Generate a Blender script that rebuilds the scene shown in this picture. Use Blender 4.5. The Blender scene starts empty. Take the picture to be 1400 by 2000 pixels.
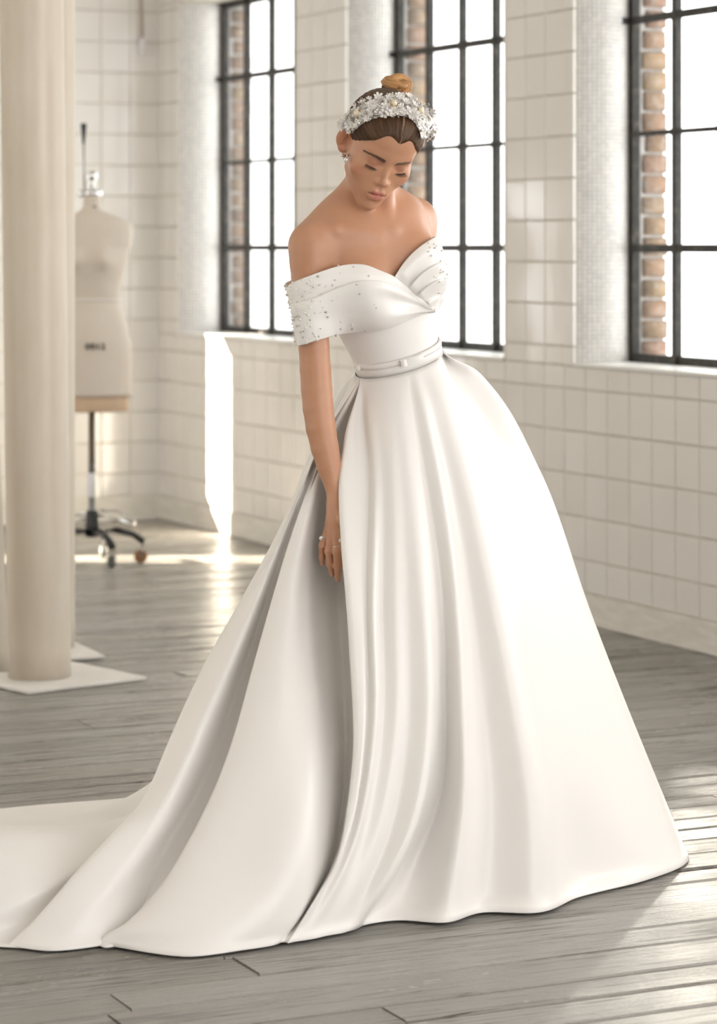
import bpy, bmesh, math, random
import numpy as np
from mathutils import Vector, Matrix, Euler

SC = bpy.context.scene
COL = SC.collection
RNG = random.Random(7)
FPX, EYE = 5400.0, 1.33          # focal length in px of the 1400x2000 frame, camera height

# ------------------------------------------------------------------ camera
cam_d = bpy.data.cameras.new('camera')
cam_d.sensor_fit = 'VERTICAL'
cam_d.sensor_height = 36.0
cam_d.lens = FPX / 2000 * 36.0
cam_d.shift_y = -(1000 - 480) / 2000
cam_d.clip_end = 200
cam_d.dof.use_dof = True
cam_d.dof.focus_distance = 5.75
cam_d.dof.aperture_fstop = 4.5
cam = bpy.data.objects.new('camera', cam_d)
cam.location = (0, 0, EYE)
cam.rotation_euler = (math.pi / 2, 0, 0)
COL.objects.link(cam)
SC.camera = cam

# ------------------------------------------------------------------ world, lights, exposure
W = bpy.data.worlds.new('overcast_sky'); SC.world = W
W.use_nodes = True
W.node_tree.nodes['Background'].inputs[0].default_value = (1.0, 0.985, 0.985, 1)
W.node_tree.nodes['Background'].inputs[1].default_value = 2.9
SC.view_settings.view_transform = 'Standard'
SC.view_settings.look = 'None'
SC.view_settings.gamma = 1.0
SC.view_settings.exposure = 0.50
SC.view_settings.use_curve_mapping = False

# room frame: s runs along the window wall from the far corner towards the camera, d runs outwards through it
CO = np.array([-0.979, 13.55]); WV = np.array([0.4244, -0.9055]); NV = np.array([0.9055, 0.4244])
ANG = math.atan2(NV[1], NV[0])
def RW(s, d, z=0.0):
    p = CO + s * WV + d * NV
    return Vector((p[0], p[1], z))
def PX(px, py, Y):
    return Vector(((px - 700) * Y / FPX, Y, EYE - (py - 480) * Y / FPX))
def FL(px, py):
    Y = FPX * EYE / (py - 480)
    return Vector(((px - 700) * Y / FPX, Y, 0))

def sun_lamp(name, direction, strength, color, angle):
    l = bpy.data.lights.new(name, 'SUN'); l.energy = strength; l.color = color; l.angle = math.radians(angle)
    o = bpy.data.objects.new(name, l); COL.objects.link(o)
    o.rotation_euler = Vector(direction).to_track_quat('-Z', 'Y').to_euler()
    return o
sun_lamp('sun', (1.0, 0.0, -0.35), 48.0, (1.0, 0.90, 0.74), 0.6)
def area_lamp(name, loc, direction, sx, sy, power, color):
    l = bpy.data.lights.new(name, 'AREA'); l.shape = 'RECTANGLE'; l.size = sx; l.size_y = sy
    l.energy = power; l.color = color
    o = bpy.data.objects.new(name, l); COL.objects.link(o); o.location = loc
    o.rotation_euler = Vector(direction).to_track_quat('-Z', 'Z').to_euler()
    return o
for k, s0 in enumerate((6.05, 7.975, 9.9)):     # daylight through the bays of the window wall beside the camera
    area_lamp('window_daylight', RW(s0 + .69, 0.10, 1.71), (-NV[0], -NV[1], -0.10), 1.35, 1.5, 8, (1.0, 0.985, 0.97))

for k, s0 in enumerate((2.6, 7.4)):             # added fill lamps in front of the solid left wall, no windows there
    area_lamp('opposite_fill', RW(s0, -7.0, 2.0), (NV[0], NV[1], -0.04), 4.4, 2.2, (66, 26)[k], (1.0, 0.965, 0.91))

def spot_lamp(name, target, back, dist, power, color, cone, radius):
    l = bpy.data.lights.new(name, 'SPOT'); l.energy = power; l.color = color; l.spot_size = math.radians(cone); l.spot_blend = .25; l.shadow_soft_size = radius
    o = bpy.data.objects.new(name, l); COL.objects.link(o); b = Vector(back).normalized()
    o.location = Vector(target) + b * dist; o.rotation_euler = (-b).to_track_quat('-Z', 'Y').to_euler()
spot_lamp('low_sun_beam', (1.02, 5.6, .25), (.10, .995, .41), 15.0, 12500, (1.0, 0.93, 0.82), 6.4, .16)   # low sun raking in through the nearest window

# ------------------------------------------------------------------ object helpers
def link(name, mesh, mat=None, parent=None, **props):
    o = bpy.data.objects.new(name, mesh); COL.objects.link(o)
    if mat is not None:
        mesh.materials.clear()
        for m in (mat if isinstance(mat, (list, tuple)) else [mat]): mesh.materials.append(m)
    if parent is not None:
        o.parent = parent
    for k, v in props.items(): o[k] = v
    return o
def thing(name, label, cat, loc, rz=0.0, group=None):
    o = bpy.data.objects.new(name, None); COL.objects.link(o)
    o.location = loc; o.rotation_euler = (0, 0, rz); o['label'] = label; o['category'] = cat
    if group: o['group'] = group
    o.empty_display_size = .1
    return o
def bm_mesh(bm, name, smooth=False):
    me = bpy.data.meshes.new(name)
    bmesh.ops.recalc_face_normals(bm, faces=bm.faces)
    bm.to_mesh(me); bm.free()
    if smooth: me.polygons.foreach_set('use_smooth', [True] * len(me.polygons))
    return me
def py_mesh(name, v, f, smooth=True):
    me = bpy.data.meshes.new(name)
    me.from_pydata([tuple(map(float, p)) for p in v], [], [tuple(map(int, q)) for q in f])
    if smooth: me.polygons.foreach_set('use_smooth', [True] * len(me.polygons))
    me.update()
    return me
def box(bm, lo, hi, M=None):
    vs = [bm.verts.new(((lo, hi)[i][0], (lo, hi)[j][1], (lo, hi)[k][2])) for i in (0, 1) for j in (0, 1) for k in (0, 1)]
    for q in ((0, 1, 3, 2), (4, 6, 7, 5), (0, 4, 5, 1), (2, 3, 7, 6), (0, 2, 6, 4), (1, 5, 7, 3)):
        bm.faces.new([vs[i] for i in q])
    if M is not None: bmesh.ops.transform(bm, matrix=M, verts=vs)
    return vs
def box_mesh(name, lo, hi, M=None, bevel=0.0, seg=1):
    bm = bmesh.new(); box(bm, lo, hi)
    if bevel: bmesh.ops.bevel(bm, geom=bm.edges[:], offset=bevel, segments=seg, affect='EDGES', profile=.5)
    if M is not None: bmesh.ops.transform(bm, matrix=M, verts=bm.verts[:])
    return bm_mesh(bm, name)
def frame_at(p, t, up=(0, 0, 1)):
    t = Vector(t).normalized(); u = Vector(up)
    if abs(t.dot(u)) > .95: u = Vector((0, 1, 0))
    a = t.cross(u).normalized(); b = a.cross(t).normalized()
    return a, b
def tube(bm, pts, radii, n=10, closed=False, cap=True, up=(0, 0, 1), squash=1.0):
    pts = [Vector(p) for p in pts]; N = len(pts)
    if not hasattr(radii, '__len__'): radii = [radii] * N
    rings = []; prev = None
    for i, p in enumerate(pts):
        if closed: t = pts[(i + 1) % N] - pts[i - 1]
        else: t = pts[min(i + 1, N - 1)] - pts[max(i - 1, 0)]
        t.normalize()
        if prev is None:
            a, b = frame_at(p, t, up)
        else:
            a = (prev - t * prev.dot(t)).normalized(); b = t.cross(a)
        prev = a
        rings.append([bm.verts.new(p + (a * math.cos(2 * math.pi * k / n) + b * squash * math.sin(2 * math.pi * k / n)) * radii[i]) for k in range(n)])
    for i in range(N if closed else N - 1):
        r0, r1 = rings[i], rings[(i + 1) % N]
        for k in range(n): bm.faces.new((r0[k], r0[(k + 1) % n], r1[(k + 1) % n], r1[k]))
    if cap and not closed:
        bm.faces.new(rings[0][::-1]); bm.faces.new(rings[-1])
    return rings
def lathe(bm, prof, n=20, M=None):
    vs = []
    for r, z in prof:
        vs.append([bm.verts.new((r * math.cos(2 * math.pi * k / n), r * math.sin(2 * math.pi * k / n), z)) for k in range(n)])
    for a, b in zip(vs, vs[1:]):
        for k in range(n): bm.faces.new((a[k], a[(k + 1) % n], b[(k + 1) % n], b[k]))
    bm.faces.new(vs[0][::-1]); bm.faces.new(vs[-1])
    if M is not None: bmesh.ops.transform(bm, matrix=M, verts=[v for r in vs for v in r])
def ball(bm, c, r, n=12, m=8, sc=(1, 1, 1)):
    bmesh.ops.create_uvsphere(bm, u_segments=n, v_segments=m, radius=1.0, matrix=Matrix.Translation(c) @ Matrix.Diagonal((r * sc[0], r * sc[1], r * sc[2], 1)))
def catmull(P, N, closed=False):
    P = np.asarray(P, float); n = len(P)
    if closed: Q = np.concatenate([P[-1:], P, P[:2]]); segs = n
    else: Q = np.concatenate([2 * P[:1] - P[1:2], P, 2 * P[-1:] - P[-2:-1]]); segs = n - 1
    L = np.linalg.norm(np.diff(Q[1:segs + 2], axis=0).reshape(segs, -1), axis=1) + 1e-9
    cum = np.concatenate([[0], np.cumsum(L)])
    t = np.linspace(0, cum[-1], N, endpoint=not closed)
    i = np.clip(np.searchsorted(cum, t, side='right') - 1, 0, segs - 1); u = ((t - cum[i]) / L[i]).reshape((-1,) + (1,) * (P.ndim - 1))
    a, b, c, d = Q[i], Q[i + 1], Q[i + 2], Q[i + 3]
    return .5 * (2 * b + (c - a) * u + (2 * a - 5 * b + 4 * c - d) * u ** 2 + (3 * b - a - 3 * c + d) * u ** 3)

# ------------------------------------------------------------------ materials
class NT:
    def __init__(s, name):
        s.m = bpy.data.materials.new(name); s.m.use_nodes = True; s.t = s.m.node_tree
        s.p = s.t.nodes['Principled BSDF']; s.out = s.t.nodes['Material Output']
    def n(s, typ, **kw):
        x = s.t.nodes.new(typ)
        for k, v in kw.items():
            if k.startswith('i_'):
                x.inputs[int(k[2:]) if k[2:].isdigit() else k[2:].replace('_', ' ')].default_value = v
            else: setattr(x, k, v)
        return x
    def l(s, a, b): s.t.links.new(a, b)
    def ramp(s, src, stops):
        r = s.n('ShaderNodeValToRGB')
        while len(r.color_ramp.elements) < len(stops): r.color_ramp.elements.new(.5)
        for e, (p, c) in zip(r.color_ramp.elements, stops):
            e.position = p; e.color = (*c, 1) if len(c) == 3 else c
        s.l(src, r.inputs[0]); return r.outputs[0]
    def noise(s, vec, scale, detail=4, rough=.55, dist=0.0):
        x = s.n('ShaderNodeTexNoise'); x.inputs['Scale'].default_value = scale; x.inputs['Detail'].default_value = detail
        x.inputs['Roughness'].default_value = rough; x.inputs['Distortion'].default_value = dist
        if vec is not None: s.l(vec, x.inputs['Vector'])
        return x.outputs[0]
    def mapping(s, vec, scale=(1, 1, 1), rot=(0, 0, 0), loc=(0, 0, 0)):
        x = s.n('ShaderNodeMapping'); x.inputs['Scale'].default_value = scale; x.inputs['Rotation'].default_value = rot; x.inputs['Location'].default_value = loc
        s.l(vec, x.inputs['Vector']); return x.outputs[0]
    def mix(s, fac, a, b, typ='MIX'):
        x = s.n('ShaderNodeMix', data_type='RGBA', blend_type=typ)
        for sock, v in ((x.inputs[0], fac), (x.inputs[6], a), (x.inputs[7], b)):
            if hasattr(v, 'is_output'): s.l(v, sock)
            else: sock.default_value = v if not hasattr(v, '__len__') else ((*v, 1) if len(v) == 3 else v)
        return x.outputs[2]
    def math(s, op, a, b=0.0):
        x = s.n('ShaderNodeMath', operation=op)
        for sock, v in ((x.inputs[0], a), (x.inputs[1], b)):
            if hasattr(v, 'is_output'): s.l(v, sock)
            else: sock.default_value = v
        return x.outputs[0]
    def bump(s, h, strength, dist=.01):
        x = s.n('ShaderNodeBump'); x.inputs['Strength'].default_value = strength; x.inputs['Distance'].default_value = dist
        s.l(h, x.inputs['Height']); s.l(x.outputs[0], s.p.inputs['Normal']); return x
    def pos(s): return s.n('ShaderNodeNewGeometry').outputs['Position']
    def obj(s): return s.n('ShaderNodeTexCoord').outputs['Object']
    def rnd(s): return s.n('ShaderNodeObjectInfo').outputs['Random']
    def isl(s): return s.n('ShaderNodeNewGeometry').outputs['Random Per Island']
    def set(s, **kw):
        for k, v in kw.items():
            sock = s.p.inputs[k.replace('_', ' ')]
            if hasattr(v, 'is_output'): s.l(v, sock)
            else: sock.default_value = (*v, 1) if hasattr(v, '__len__') and len(v) == 3 and sock.type == 'RGBA' else v
        return s.m
def simple(name, col, rough=.5, metal=0.0, noise=0.0, scale=20, bump=0.0, **kw):
    t = NT(name)
    if noise:
        nz = t.noise(t.pos(), scale)
        lo = tuple(c * (1 - noise) for c in col); hi = tuple(min(1, c * (1 + noise)) for c in col)
        t.set(Base_Color=t.ramp(nz, [(.3, lo), (.7, hi)]))
        if bump: t.bump(nz, bump, .002)
    else: t.set(Base_Color=col)
    return t.set(Roughness=rough, Metallic=metal, **kw)

def mat_tile():
    t = NT('glazed_white_tile')
    r = t.rnd()
    base = t.ramp(r, [(0, (.79, .76, .72)), (.5, (.805, .778, .742)), (1, (.82, .796, .765))])
    nz = t.noise(t.pos(), 3.0, 3)
    base = t.mix(t.ramp(nz, [(.45, (0, 0, 0)), (.75, (.2, .2, .2))]), base, (.73, .70, .64))
    t.bump(t.noise(t.pos(), 9.0, 2), .12, .01)
    return t.set(Base_Color=base, Roughness=.13, Coat_Weight=.3, Coat_Roughness=.05)
M_TILE = mat_tile()
M_GROUT = simple('tile_grout', (.58, .54, .465), .85, noise=.12, scale=30)
M_WALL = simple('white_plaster', (.80, .77, .71), .6, noise=.05, scale=4, bump=.1)
M_DARKWALL = simple('taupe_wall_paint', (.70, .66, .58), .8, noise=.06, scale=3)
def mat_skirting():
    t = NT('painted_cement_skirting')
    nz = t.noise(t.mapping(t.pos(), (2, 2, 10)), 4, 5)
    t.bump(nz, .2, .004)
    return t.set(Base_Color=t.ramp(nz, [(.3, (.68, .65, .58)), (.65, (.80, .775, .72))]), Roughness=.45)
M_SKIRT = mat_skirting()
def mat_mosaic():
    t = NT('white_mosaic_chip')
    return t.set(Base_Color=t.ramp(t.isl(), [(0, (.66, .66, .69)), (.6, (.73, .73, .75)), (1, (.78, .77, .775))]), Roughness=.22)
M_MOSAIC = mat_mosaic()
def mat_plank():
    t = NT('worn_grey_floor_paint')
    v = t.mapping(t.pos(), (1, 1, 1), (0, 0, -ANG))
    streak = t.noise(t.mapping(v, (1.2, 26, 1)), 3.0, 6, .62)
    patch = t.noise(t.mapping(v, (.9, 3.0, 1)), 1.7, 5, .6, .4)
    fine = t.noise(t.mapping(v, (9, 60, 1)), 6.0, 5, .7)
    base = t.ramp(t.rnd(), [(0, (.30, .277, .24)), (.5, (.345, .322, .285)), (1, (.39, .368, .332))])
    base = t.mix(t.ramp(streak, [(.34, (.7, .7, .7)), (.45, (0, 0, 0))]), base, (.17, .152, .125))
    base = t.mix(t.ramp(patch, [(.52, (0, 0, 0)), (.72, (.65, .65, .65))]), base, (.40, .385, .36))
    base = t.mix(t.ramp(t.noise(t.mapping(v, (2.2, 9, 1)), 2.3, 6, .7), [(.74, (0, 0, 0)), (.80, (.8, .8, .8))]), base, (.30, .20, .10))
    cn = t.noise(t.mapping(v, (.55, 17, 1)), 1.6, 5, .6, .15)
    crack = t.ramp(cn, [(.478, (0, 0, 0)), (.492, (1, 1, 1)), (.498, (1, 1, 1)), (.512, (0, 0, 0))])
    gate = t.ramp(t.noise(t.mapping(v, (1.1, 5, 1)), 1.3, 3), [(.46, (0, 0, 0)), (.56, (.8, .8, .8))])
    crack = t.math('MULTIPLY', crack, gate)
    base = t.mix(crack, base, (.075, .062, .048))
    chip = t.noise(t.mapping(v, (5, 14, 1)), 3.0, 6, .68)
    h = t.math('ADD', t.math('MULTIPLY', streak, .8), t.math('MULTIPLY', fine, .45))
    h = t.math('SUBTRACT', t.math('ADD', h, t.math('MULTIPLY', chip, 1.1)), t.math('MULTIPLY', crack, .5))
    t.bump(h, .9, .010)
    rough = t.ramp(patch, [(.3, (.32, .32, .32)), (.7, (.14, .14, .14))])
    return t.set(Base_Color=base, Roughness=rough, Specular_IOR_Level=.75)
M_PLANK = mat_plank()
M_GAP = simple('dark_floor_joint', (.045, .04, .034), .9)
def mat_steel():
    t = NT('old_painted_window_steel')
    nz = t.noise(t.pos(), 28, 4)
    t.bump(nz, .4, .004)
    return t.set(Specular_IOR_Level=.3, Base_Color=t.ramp(nz, [(.35, (.022, .020, .018)), (.60, (.045, .040, .034)), (.78, (.13, .105, .085))]), Roughness=.45)
M_STEEL = mat_steel()
def mat_glass():
    t = NT('window_glass')
    t.t.nodes.remove(t.p)
    tr = t.n('ShaderNodeBsdfTransparent'); gl = t.n('ShaderNodeBsdfGlossy'); gl.inputs['Roughness'].default_value = .03
    tr.inputs[0].default_value = (.97, .985, .975, 1)
    lw = t.n('ShaderNodeLayerWeight'); lw.inputs[0].default_value = .5; fr = t.n('ShaderNodeMath', operation='POWER'); fr.inputs[1].default_value = 5.0; t.l(lw.outputs['Facing'], fr.inputs[0])
    mx = t.n('ShaderNodeMixShader'); t.l(fr.outputs[0], mx.inputs[0]); t.l(tr.outputs[0], mx.inputs[1]); t.l(gl.outputs[0], mx.inputs[2])
    t.l(mx.outputs[0], t.out.inputs[0]); return t.m
M_GLASS = mat_glass()
def mat_brick():
    t = NT('weathered_brick')
    nz = t.noise(t.pos(), 45, 4)
    c = t.ramp(t.rnd(), [(0, (.22, .145, .090)), (.35, (.24, .140, .098)), (.65, (.27, .185, .105)), (1, (.20, .140, .110))])
    c = t.mix(t.ramp(nz, [(.45, (0, 0, 0)), (.72, (.6, .6, .6))]), c, (.34, .30, .27))
    t.bump(nz, .6, .006)
    return t.set(Base_Color=c, Roughness=.9)
M_BRICK = mat_brick()
M_MORTAR = simple('pale_lime_mortar', (.36, .335, .32), .95, noise=.15, scale=30, bump=.5)
M_SILL = simple('white_sill_paint', (.82, .81, .78), .4, noise=.04, scale=6)

# ------------------------------------------------------------------ the room
RM = Matrix(((NV[0], -WV[0], 0, CO[0]), (NV[1], -WV[1], 0, CO[1]), (0, 0, 1, 0), (0, 0, 0, 1)))   # local x = d, local y = -s
def RMT(s, d, z): return RM @ Matrix.Translation((d, -s, z))
def room_boxes(name, parts, mat, parent=None, **kw):
    bm = bmesh.new()
    for (s0, s1, d0, d1, z0, z1) in parts: box(bm, (d0, -s1, z0), (d1, -s0, z1), RM)
    return link(name, bm_mesh(bm, name), mat, parent, **kw)
SILL, TOPZ, CEIL = 0.915, 2.505, 3.75
WIN = [(0.276, 1.666), (2.207, 3.588), (4.127, 5.510), (6.05, 7.43), (7.975, 9.355), (9.90, 11.28)]
SEND = 13.2
parts = [(0.0, SEND, 0.0, .36, 0, SILL - .012), (0.0, SEND, 0.0, .36, TOPZ, CEIL)]
edges = [0.0] + [v for w in WIN for v in w] + [SEND]
piers = [(edges[i], edges[i + 1]) for i in range(0, len(edges), 2)]
for a, b in piers: parts.append((a, b, 0.0, .36, SILL - .012, TOPZ))
wall_r = room_boxes('wall_right', parts, M_GROUT, kind='structure')
# back wall, with two tall slot openings further along it (outside the picture) that let the low sun in
def back_parts():
    out = []; slots = [(-4.74, -3.90, 1.02, 1.80), (-2.20, -1.40, .70, 1.66)]
    d = -7.2
    for a, b, z0, z1 in slots:
        out += [(-.1, 0, d, a, 0, CEIL), (-.1, 0, a, b, 0, z0), (-.1, 0, a, b, z1, CEIL)]; d = b
    out.append((-.1, 0, d, .36, 0, CEIL)); return out
wall_b = room_boxes('wall_back', back_parts(), M_GROUT, kind='structure')
room_boxes('wall_left', [(-.1, SEND + 1.5, -7.3, -7.2, 0, CEIL)], M_DARKWALL, kind='structure')
room_boxes('light_block_wall', [(SEND + 1.4, SEND + 1.5, -7.3, -4.2, 0, CEIL)], M_DARKWALL, kind='structure')  # unseen partial wall, added behind the camera to cut frontal light
room_boxes('ceiling', [(-.1, SEND + 1.5, -7.3, .36, CEIL, CEIL + .1)], M_WALL, kind='structure')
floor = room_boxes('floor', [(-.1, SEND + 1.5, -7.3, .36, -.12, -.014)], M_GAP, kind='structure')
room_boxes('baseboard_right', [(0.0, SEND, -.012, 0.0, 0.0, .107)], M_SKIRT, kind='structure')
room_boxes('baseboard_back', [(0.0, .012, -7.2, -.012, 0.0, .107)], M_SKIRT, kind='structure')

# floor boards
def plank_rows():
    s = 0.0; r = random.Random(3)
    while s < 9.7:
        wd = r.choice((.10, .115, .125, .14, .155, .17)); d = -5.6 - r.random() * 1.2
        while d < 0.0:
            L = r.uniform(1.4, 3.6); e = min(d + L, 0.0)
            if 0.0 - e < .35: e = 0.0
            yield s, min(s + wd, 20), d, e
            d = e
        s += wd
n_pl = 0
for (s0, s1, d0, d1) in plank_rows():
    g = RNG.choice((.0025, .004, .0055, .0075)); L = d1 - d0; wd = s1 - s0
    bm = bmesh.new(); N = max(2, int(L / .28)); hz = RNG.uniform(-.0030, 0.0)
    ca = [RNG.uniform(-.0012, .0012) for _ in range(N + 1)]; cb = [RNG.uniform(-.0018, .0018) for _ in range(N + 1)]
    prof = lambda i: [(-wd / 2 + g + ca[i], -.016), (-wd / 2 + g + ca[i], hz - .004), (-wd / 2 + g + .004 + ca[i], hz), (wd / 2 - g - .004 + cb[i], hz), (wd / 2 - g + cb[i], hz - .004), (wd / 2 - g + cb[i], -.016)]
    rings = []
    for i in range(N + 1):
        x = -L / 2 + .0015 + (L - .003) * i / N
        rings.append([bm.verts.new((x, y, z)) for y, z in prof(i)])
    for a, b in zip(rings, rings[1:]):
        for k in range(5): bm.faces.new((a[k], a[k + 1], b[k + 1], b[k]))
    bm.faces.new(rings[0]); bm.faces.new(rings[-1][::-1])
    bm.normal_update()
    for f in bm.faces:
        f.material_index = 0 if f.normal.z > .9 or f.calc_center_median().z > -.003 + hz and abs(f.normal.y) < .3 else 1
    o = link('plank', bm_mesh(bm, 'plank'), (M_PLANK, M_GAP), floor)
    o.matrix_world = RMT((s0 + s1) / 2, (d0 + d1) / 2, 0) @ Euler((RNG.uniform(-.006, .006), 0, 0)).to_matrix().to_4x4()
    n_pl += 1

# glazed wall tiles: one shared mesh, 150 mm grid
T = 0.15
def tile_mesh(w, h, nose=False):
    if not nose: return box_mesh('tile', (-w / 2, -.004, -h / 2), (w / 2, .004, h / 2), None, .0022)
    bm = bmesh.new(); P = [(-w / 2, -.0018), (-w / 2 + .0022, -.004)] + [(w / 2 - .022 + .022 * math.sin(k * .26), -.004 + .010 * (1 - math.cos(k * .26))) for k in range(7)] + [(w / 2, .010), (-w / 2, .010)]
    lo = [bm.verts.new((x, y, -h / 2)) for x, y in P]; hi = [bm.verts.new((x, y, h / 2)) for x, y in P]
    for k in range(len(P)): bm.faces.new((lo[k], lo[(k + 1) % len(P)], hi[(k + 1) % len(P)], hi[k]))
    bm.faces.new(lo[::-1]); bm.faces.new(hi); return bm_mesh(bm, 'tile')
TM = tile_mesh(T - .005, T - .005)
TCUT = {}
def put_tile(parent, M, w=T, h=T, tilt=.004, nose=False):
    if nose:
        key = (round(w, 3), round(h, 3), 1)
        if key not in TCUT: TCUT[key] = tile_mesh(w - .002, h - .005, True)
        me = TCUT[key]
    elif abs(w - T) < 1e-4 and abs(h - T) < 1e-4: me = TM
    else:
        key = (round(w, 3), round(h, 3))
        if key not in TCUT: TCUT[key] = tile_mesh(w - .005, h - .005)
        me = TCUT[key]
    o = link('tile', me, None if me.materials else M_TILE, parent)
    o.matrix_world = M @ Euler((RNG.uniform(-tilt, tilt), 0, RNG.uniform(-tilt, tilt))).to_matrix().to_4x4()
    return o
def cuts(a, b, origin=None):
    """grid cells of pitch T covering [a, b], counted from origin"""
    o = a if origin is None else origin
    k = math.floor((a - o) / T + 1e-6); out = []
    while o + k * T < b - 1e-6:
        lo, hi = max(a, o + k * T), min(b, o + (k + 1) * T)
        if hi - lo > .012: out.append((lo, hi))
        k += 1
    return out
ZOFF = .107 + .115 - T                 # first row below is a cut one
FACE_R = Matrix(((0, -1, 0, 0), (1, 0, 0, 0), (0, 0, 1, 0), (0, 0, 0, 1)))      # tile plane x -> along wall
TILES_R = []
def tile_r(s0, s1, z0, z1, nose=False):
    TILES_R.append((-(s0 + s1) / 2, s0, s1, z0, z1, nose))
def lay_window_wall():
    TILES_R.sort()
    for (_, s0, s1, z0, z1, nose) in TILES_R[:290]:
        put_tile(wall_r, RMT((s0 + s1) / 2, -.0015, (z0 + z1) / 2) @ FACE_R, s1 - s0, z1 - z0, nose=nose)
    bm = bmesh.new()                   # the furthest ones, joined
    for (_, s0, s1, z0, z1, nose) in TILES_R[290:]:
        b2 = bmesh.new(); box(b2, (-(s1 - s0) / 2 + .0025, -.004, -(z1 - z0) / 2 + .0025), ((s1 - s0) / 2 - .0025, .004, (z1 - z0) / 2 - .0025))
        bmesh.ops.bevel(b2, geom=b2.edges[:], offset=.0022, segments=1, affect='EDGES')
        M = RMT((s0 + s1) / 2, -.0015, (z0 + z1) / 2) @ FACE_R @ Euler((RNG.uniform(-.004, .004), 0, RNG.uniform(-.004, .004))).to_matrix().to_4x4()
        bmesh.ops.transform(b2, matrix=M, verts=b2.verts[:]); t_ = bpy.data.meshes.new('t'); b2.to_mesh(t_); b2.free(); bm.from_mesh(t_); bpy.data.meshes.remove(t_)
    link('far_corner_tiles', bm_mesh(bm, 'far_corner_tiles'), M_TILE, wall_r, kind='stuff')
def tile_b(d0, d1, z0, z1):
    M = RMT(.0015, (d0 + d1) / 2, (z0 + z1) / 2)
    return put_tile(wall_b, M, d1 - d0, z1 - z0)
n_t = 0
for z0, z1 in cuts(.107, SILL - .012, ZOFF):
    for s0, s1 in cuts(0.0, 5.55):
        tile_r(s0, s1, z0, z1); n_t += 1
for (a, b) in piers[:3]:
    for z0, z1 in cuts(SILL - .012, TOPZ, ZOFF):
        org = b if a < .1 else a + .075
        for s0, s1 in cuts(a, b, b - 4 * T if a < .1 else a + .02):
            tile_r(s0, s1, z0, z1, abs(s1 - b) < 1e-4); n_t += 1
lay_window_wall()
for z0, z1 in cuts(.107, 2.75, ZOFF):
    for d0, d1 in cuts(-1.35, 0.0, -1.35):
        if d0 < -1.37: continue
        tile_b(d0, d1, z0, z1); n_t += 1
def joined_tiles(parent, cells, M_of):
    V = []; Fc = []; n = len(TM.vertices); base = np.array([v.co for v in TM.vertices]); polys = [list(p.vertices) for p in TM.polygons]
    for c in cells:
        (w, h), M = M_of(c); M = np.array(M)
        p = base * np.array([(w - .005) / (T - .005), 1, (h - .005) / (T - .005)]); k = len(V) * n
        V.append(p @ M[:3, :3].T + M[:3, 3]); Fc += [[k + i for i in q] for q in polys]
    return link('upper_tiles', py_mesh('upper_tiles', np.concatenate(V), Fc, False), M_TILE, parent, kind='stuff')
slots = [(-4.74, -3.90, 1.02, 1.80), (-2.20, -1.40, .70, 1.66)]
rest = [(d0, d1, z0, z1) for z0, z1 in cuts(.107, CEIL, ZOFF) for d0, d1 in cuts(-7.05, 0.0, -1.35) if not (d0 > -1.36 and z1 < 2.80) and not any(d1 > q[0] and d0 < q[1] and z1 > q[2] and z0 < q[3] for q in slots)]
joined_tiles(wall_b, rest, lambda c: ((c[1] - c[0], c[3] - c[2]), RMT(.0015, (c[0] + c[1]) / 2, (c[2] + c[3]) / 2)))
rest = [(s0, s1, z0, z1) for z0, z1 in cuts(TOPZ, CEIL, ZOFF) for s0, s1 in cuts(0.0, 8.0)]
joined_tiles(wall_r, rest, lambda c: ((c[1] - c[0], c[3] - c[2]), RMT((c[0] + c[1]) / 2, -.0015, (c[2] + c[3]) / 2) @ FACE_R))

# windows: deep mosaic-lined reveals, steel lattice, glass, brick outside
def swell(d): return .034 * math.sin(math.pi * min(1, d / .214)) ** .9 if 0 < d < .214 else 0.0
def mosaic(win_s, parent):
    """small glazed chips lining the rounded far jamb, one joined piece of real chips on its own backing"""
    p = .0155; c = p - .0040; D = [.002 + (.211 * k) / 13 for k in range(14)]
    bm = bmesh.new()
    lo = [bm.verts.new((d, -win_s - swell(d) + .0004, SILL)) for d in [0.0] + D + [.2145]]; hi = [bm.verts.new((v.co.x, v.co.y, TOPZ)) for v in lo]
    for k in range(len(lo) - 1): bm.faces.new((lo[k], lo[k + 1], hi[k + 1], hi[k]))
    bmesh.ops.transform(bm, matrix=RM, verts=bm.verts[:])
    link('rounded_reveal', bm_mesh(bm, 'rounded_reveal', True), M_GROUT, parent)
    bm = bmesh.new(); nz = int((TOPZ - SILL) / p)
    for i in range(13):
        d0, d1 = D[i] + .002, D[i + 1] - .002; y0, y1 = -win_s - swell(d0), -win_s - swell(d1)
        for j in range(nz):
            z0 = SILL + .004 + j * p; o = .0018 + RNG.uniform(0, .0008); e = .0012
            A_ = [(d0, y0, z0), (d1, y1, z0), (d1, y1, z0 + c), (d0, y0, z0 + c)]
            B_ = [(d0 + e, y0 - o, z0 + e), (d1 - e, y1 - o, z0 + e), (d1 - e, y1 - o, z0 + c - e), (d0 + e, y0 - o, z0 + c - e)]
            av = [bm.verts.new(q) for q in A_]; bv_ = [bm.verts.new(q) for q in B_]
            bm.faces.new(bv_)
            for k in range(4): bm.faces.new((av[k], av[(k + 1) % 4], bv_[(k + 1) % 4], bv_[k]))
    bmesh.ops.transform(bm, matrix=RM, verts=bm.verts[:])
    return link('mosaic_chips', bm_mesh(bm, 'mosaic_chips'), M_MOSAIC, parent, kind='stuff')
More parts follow.
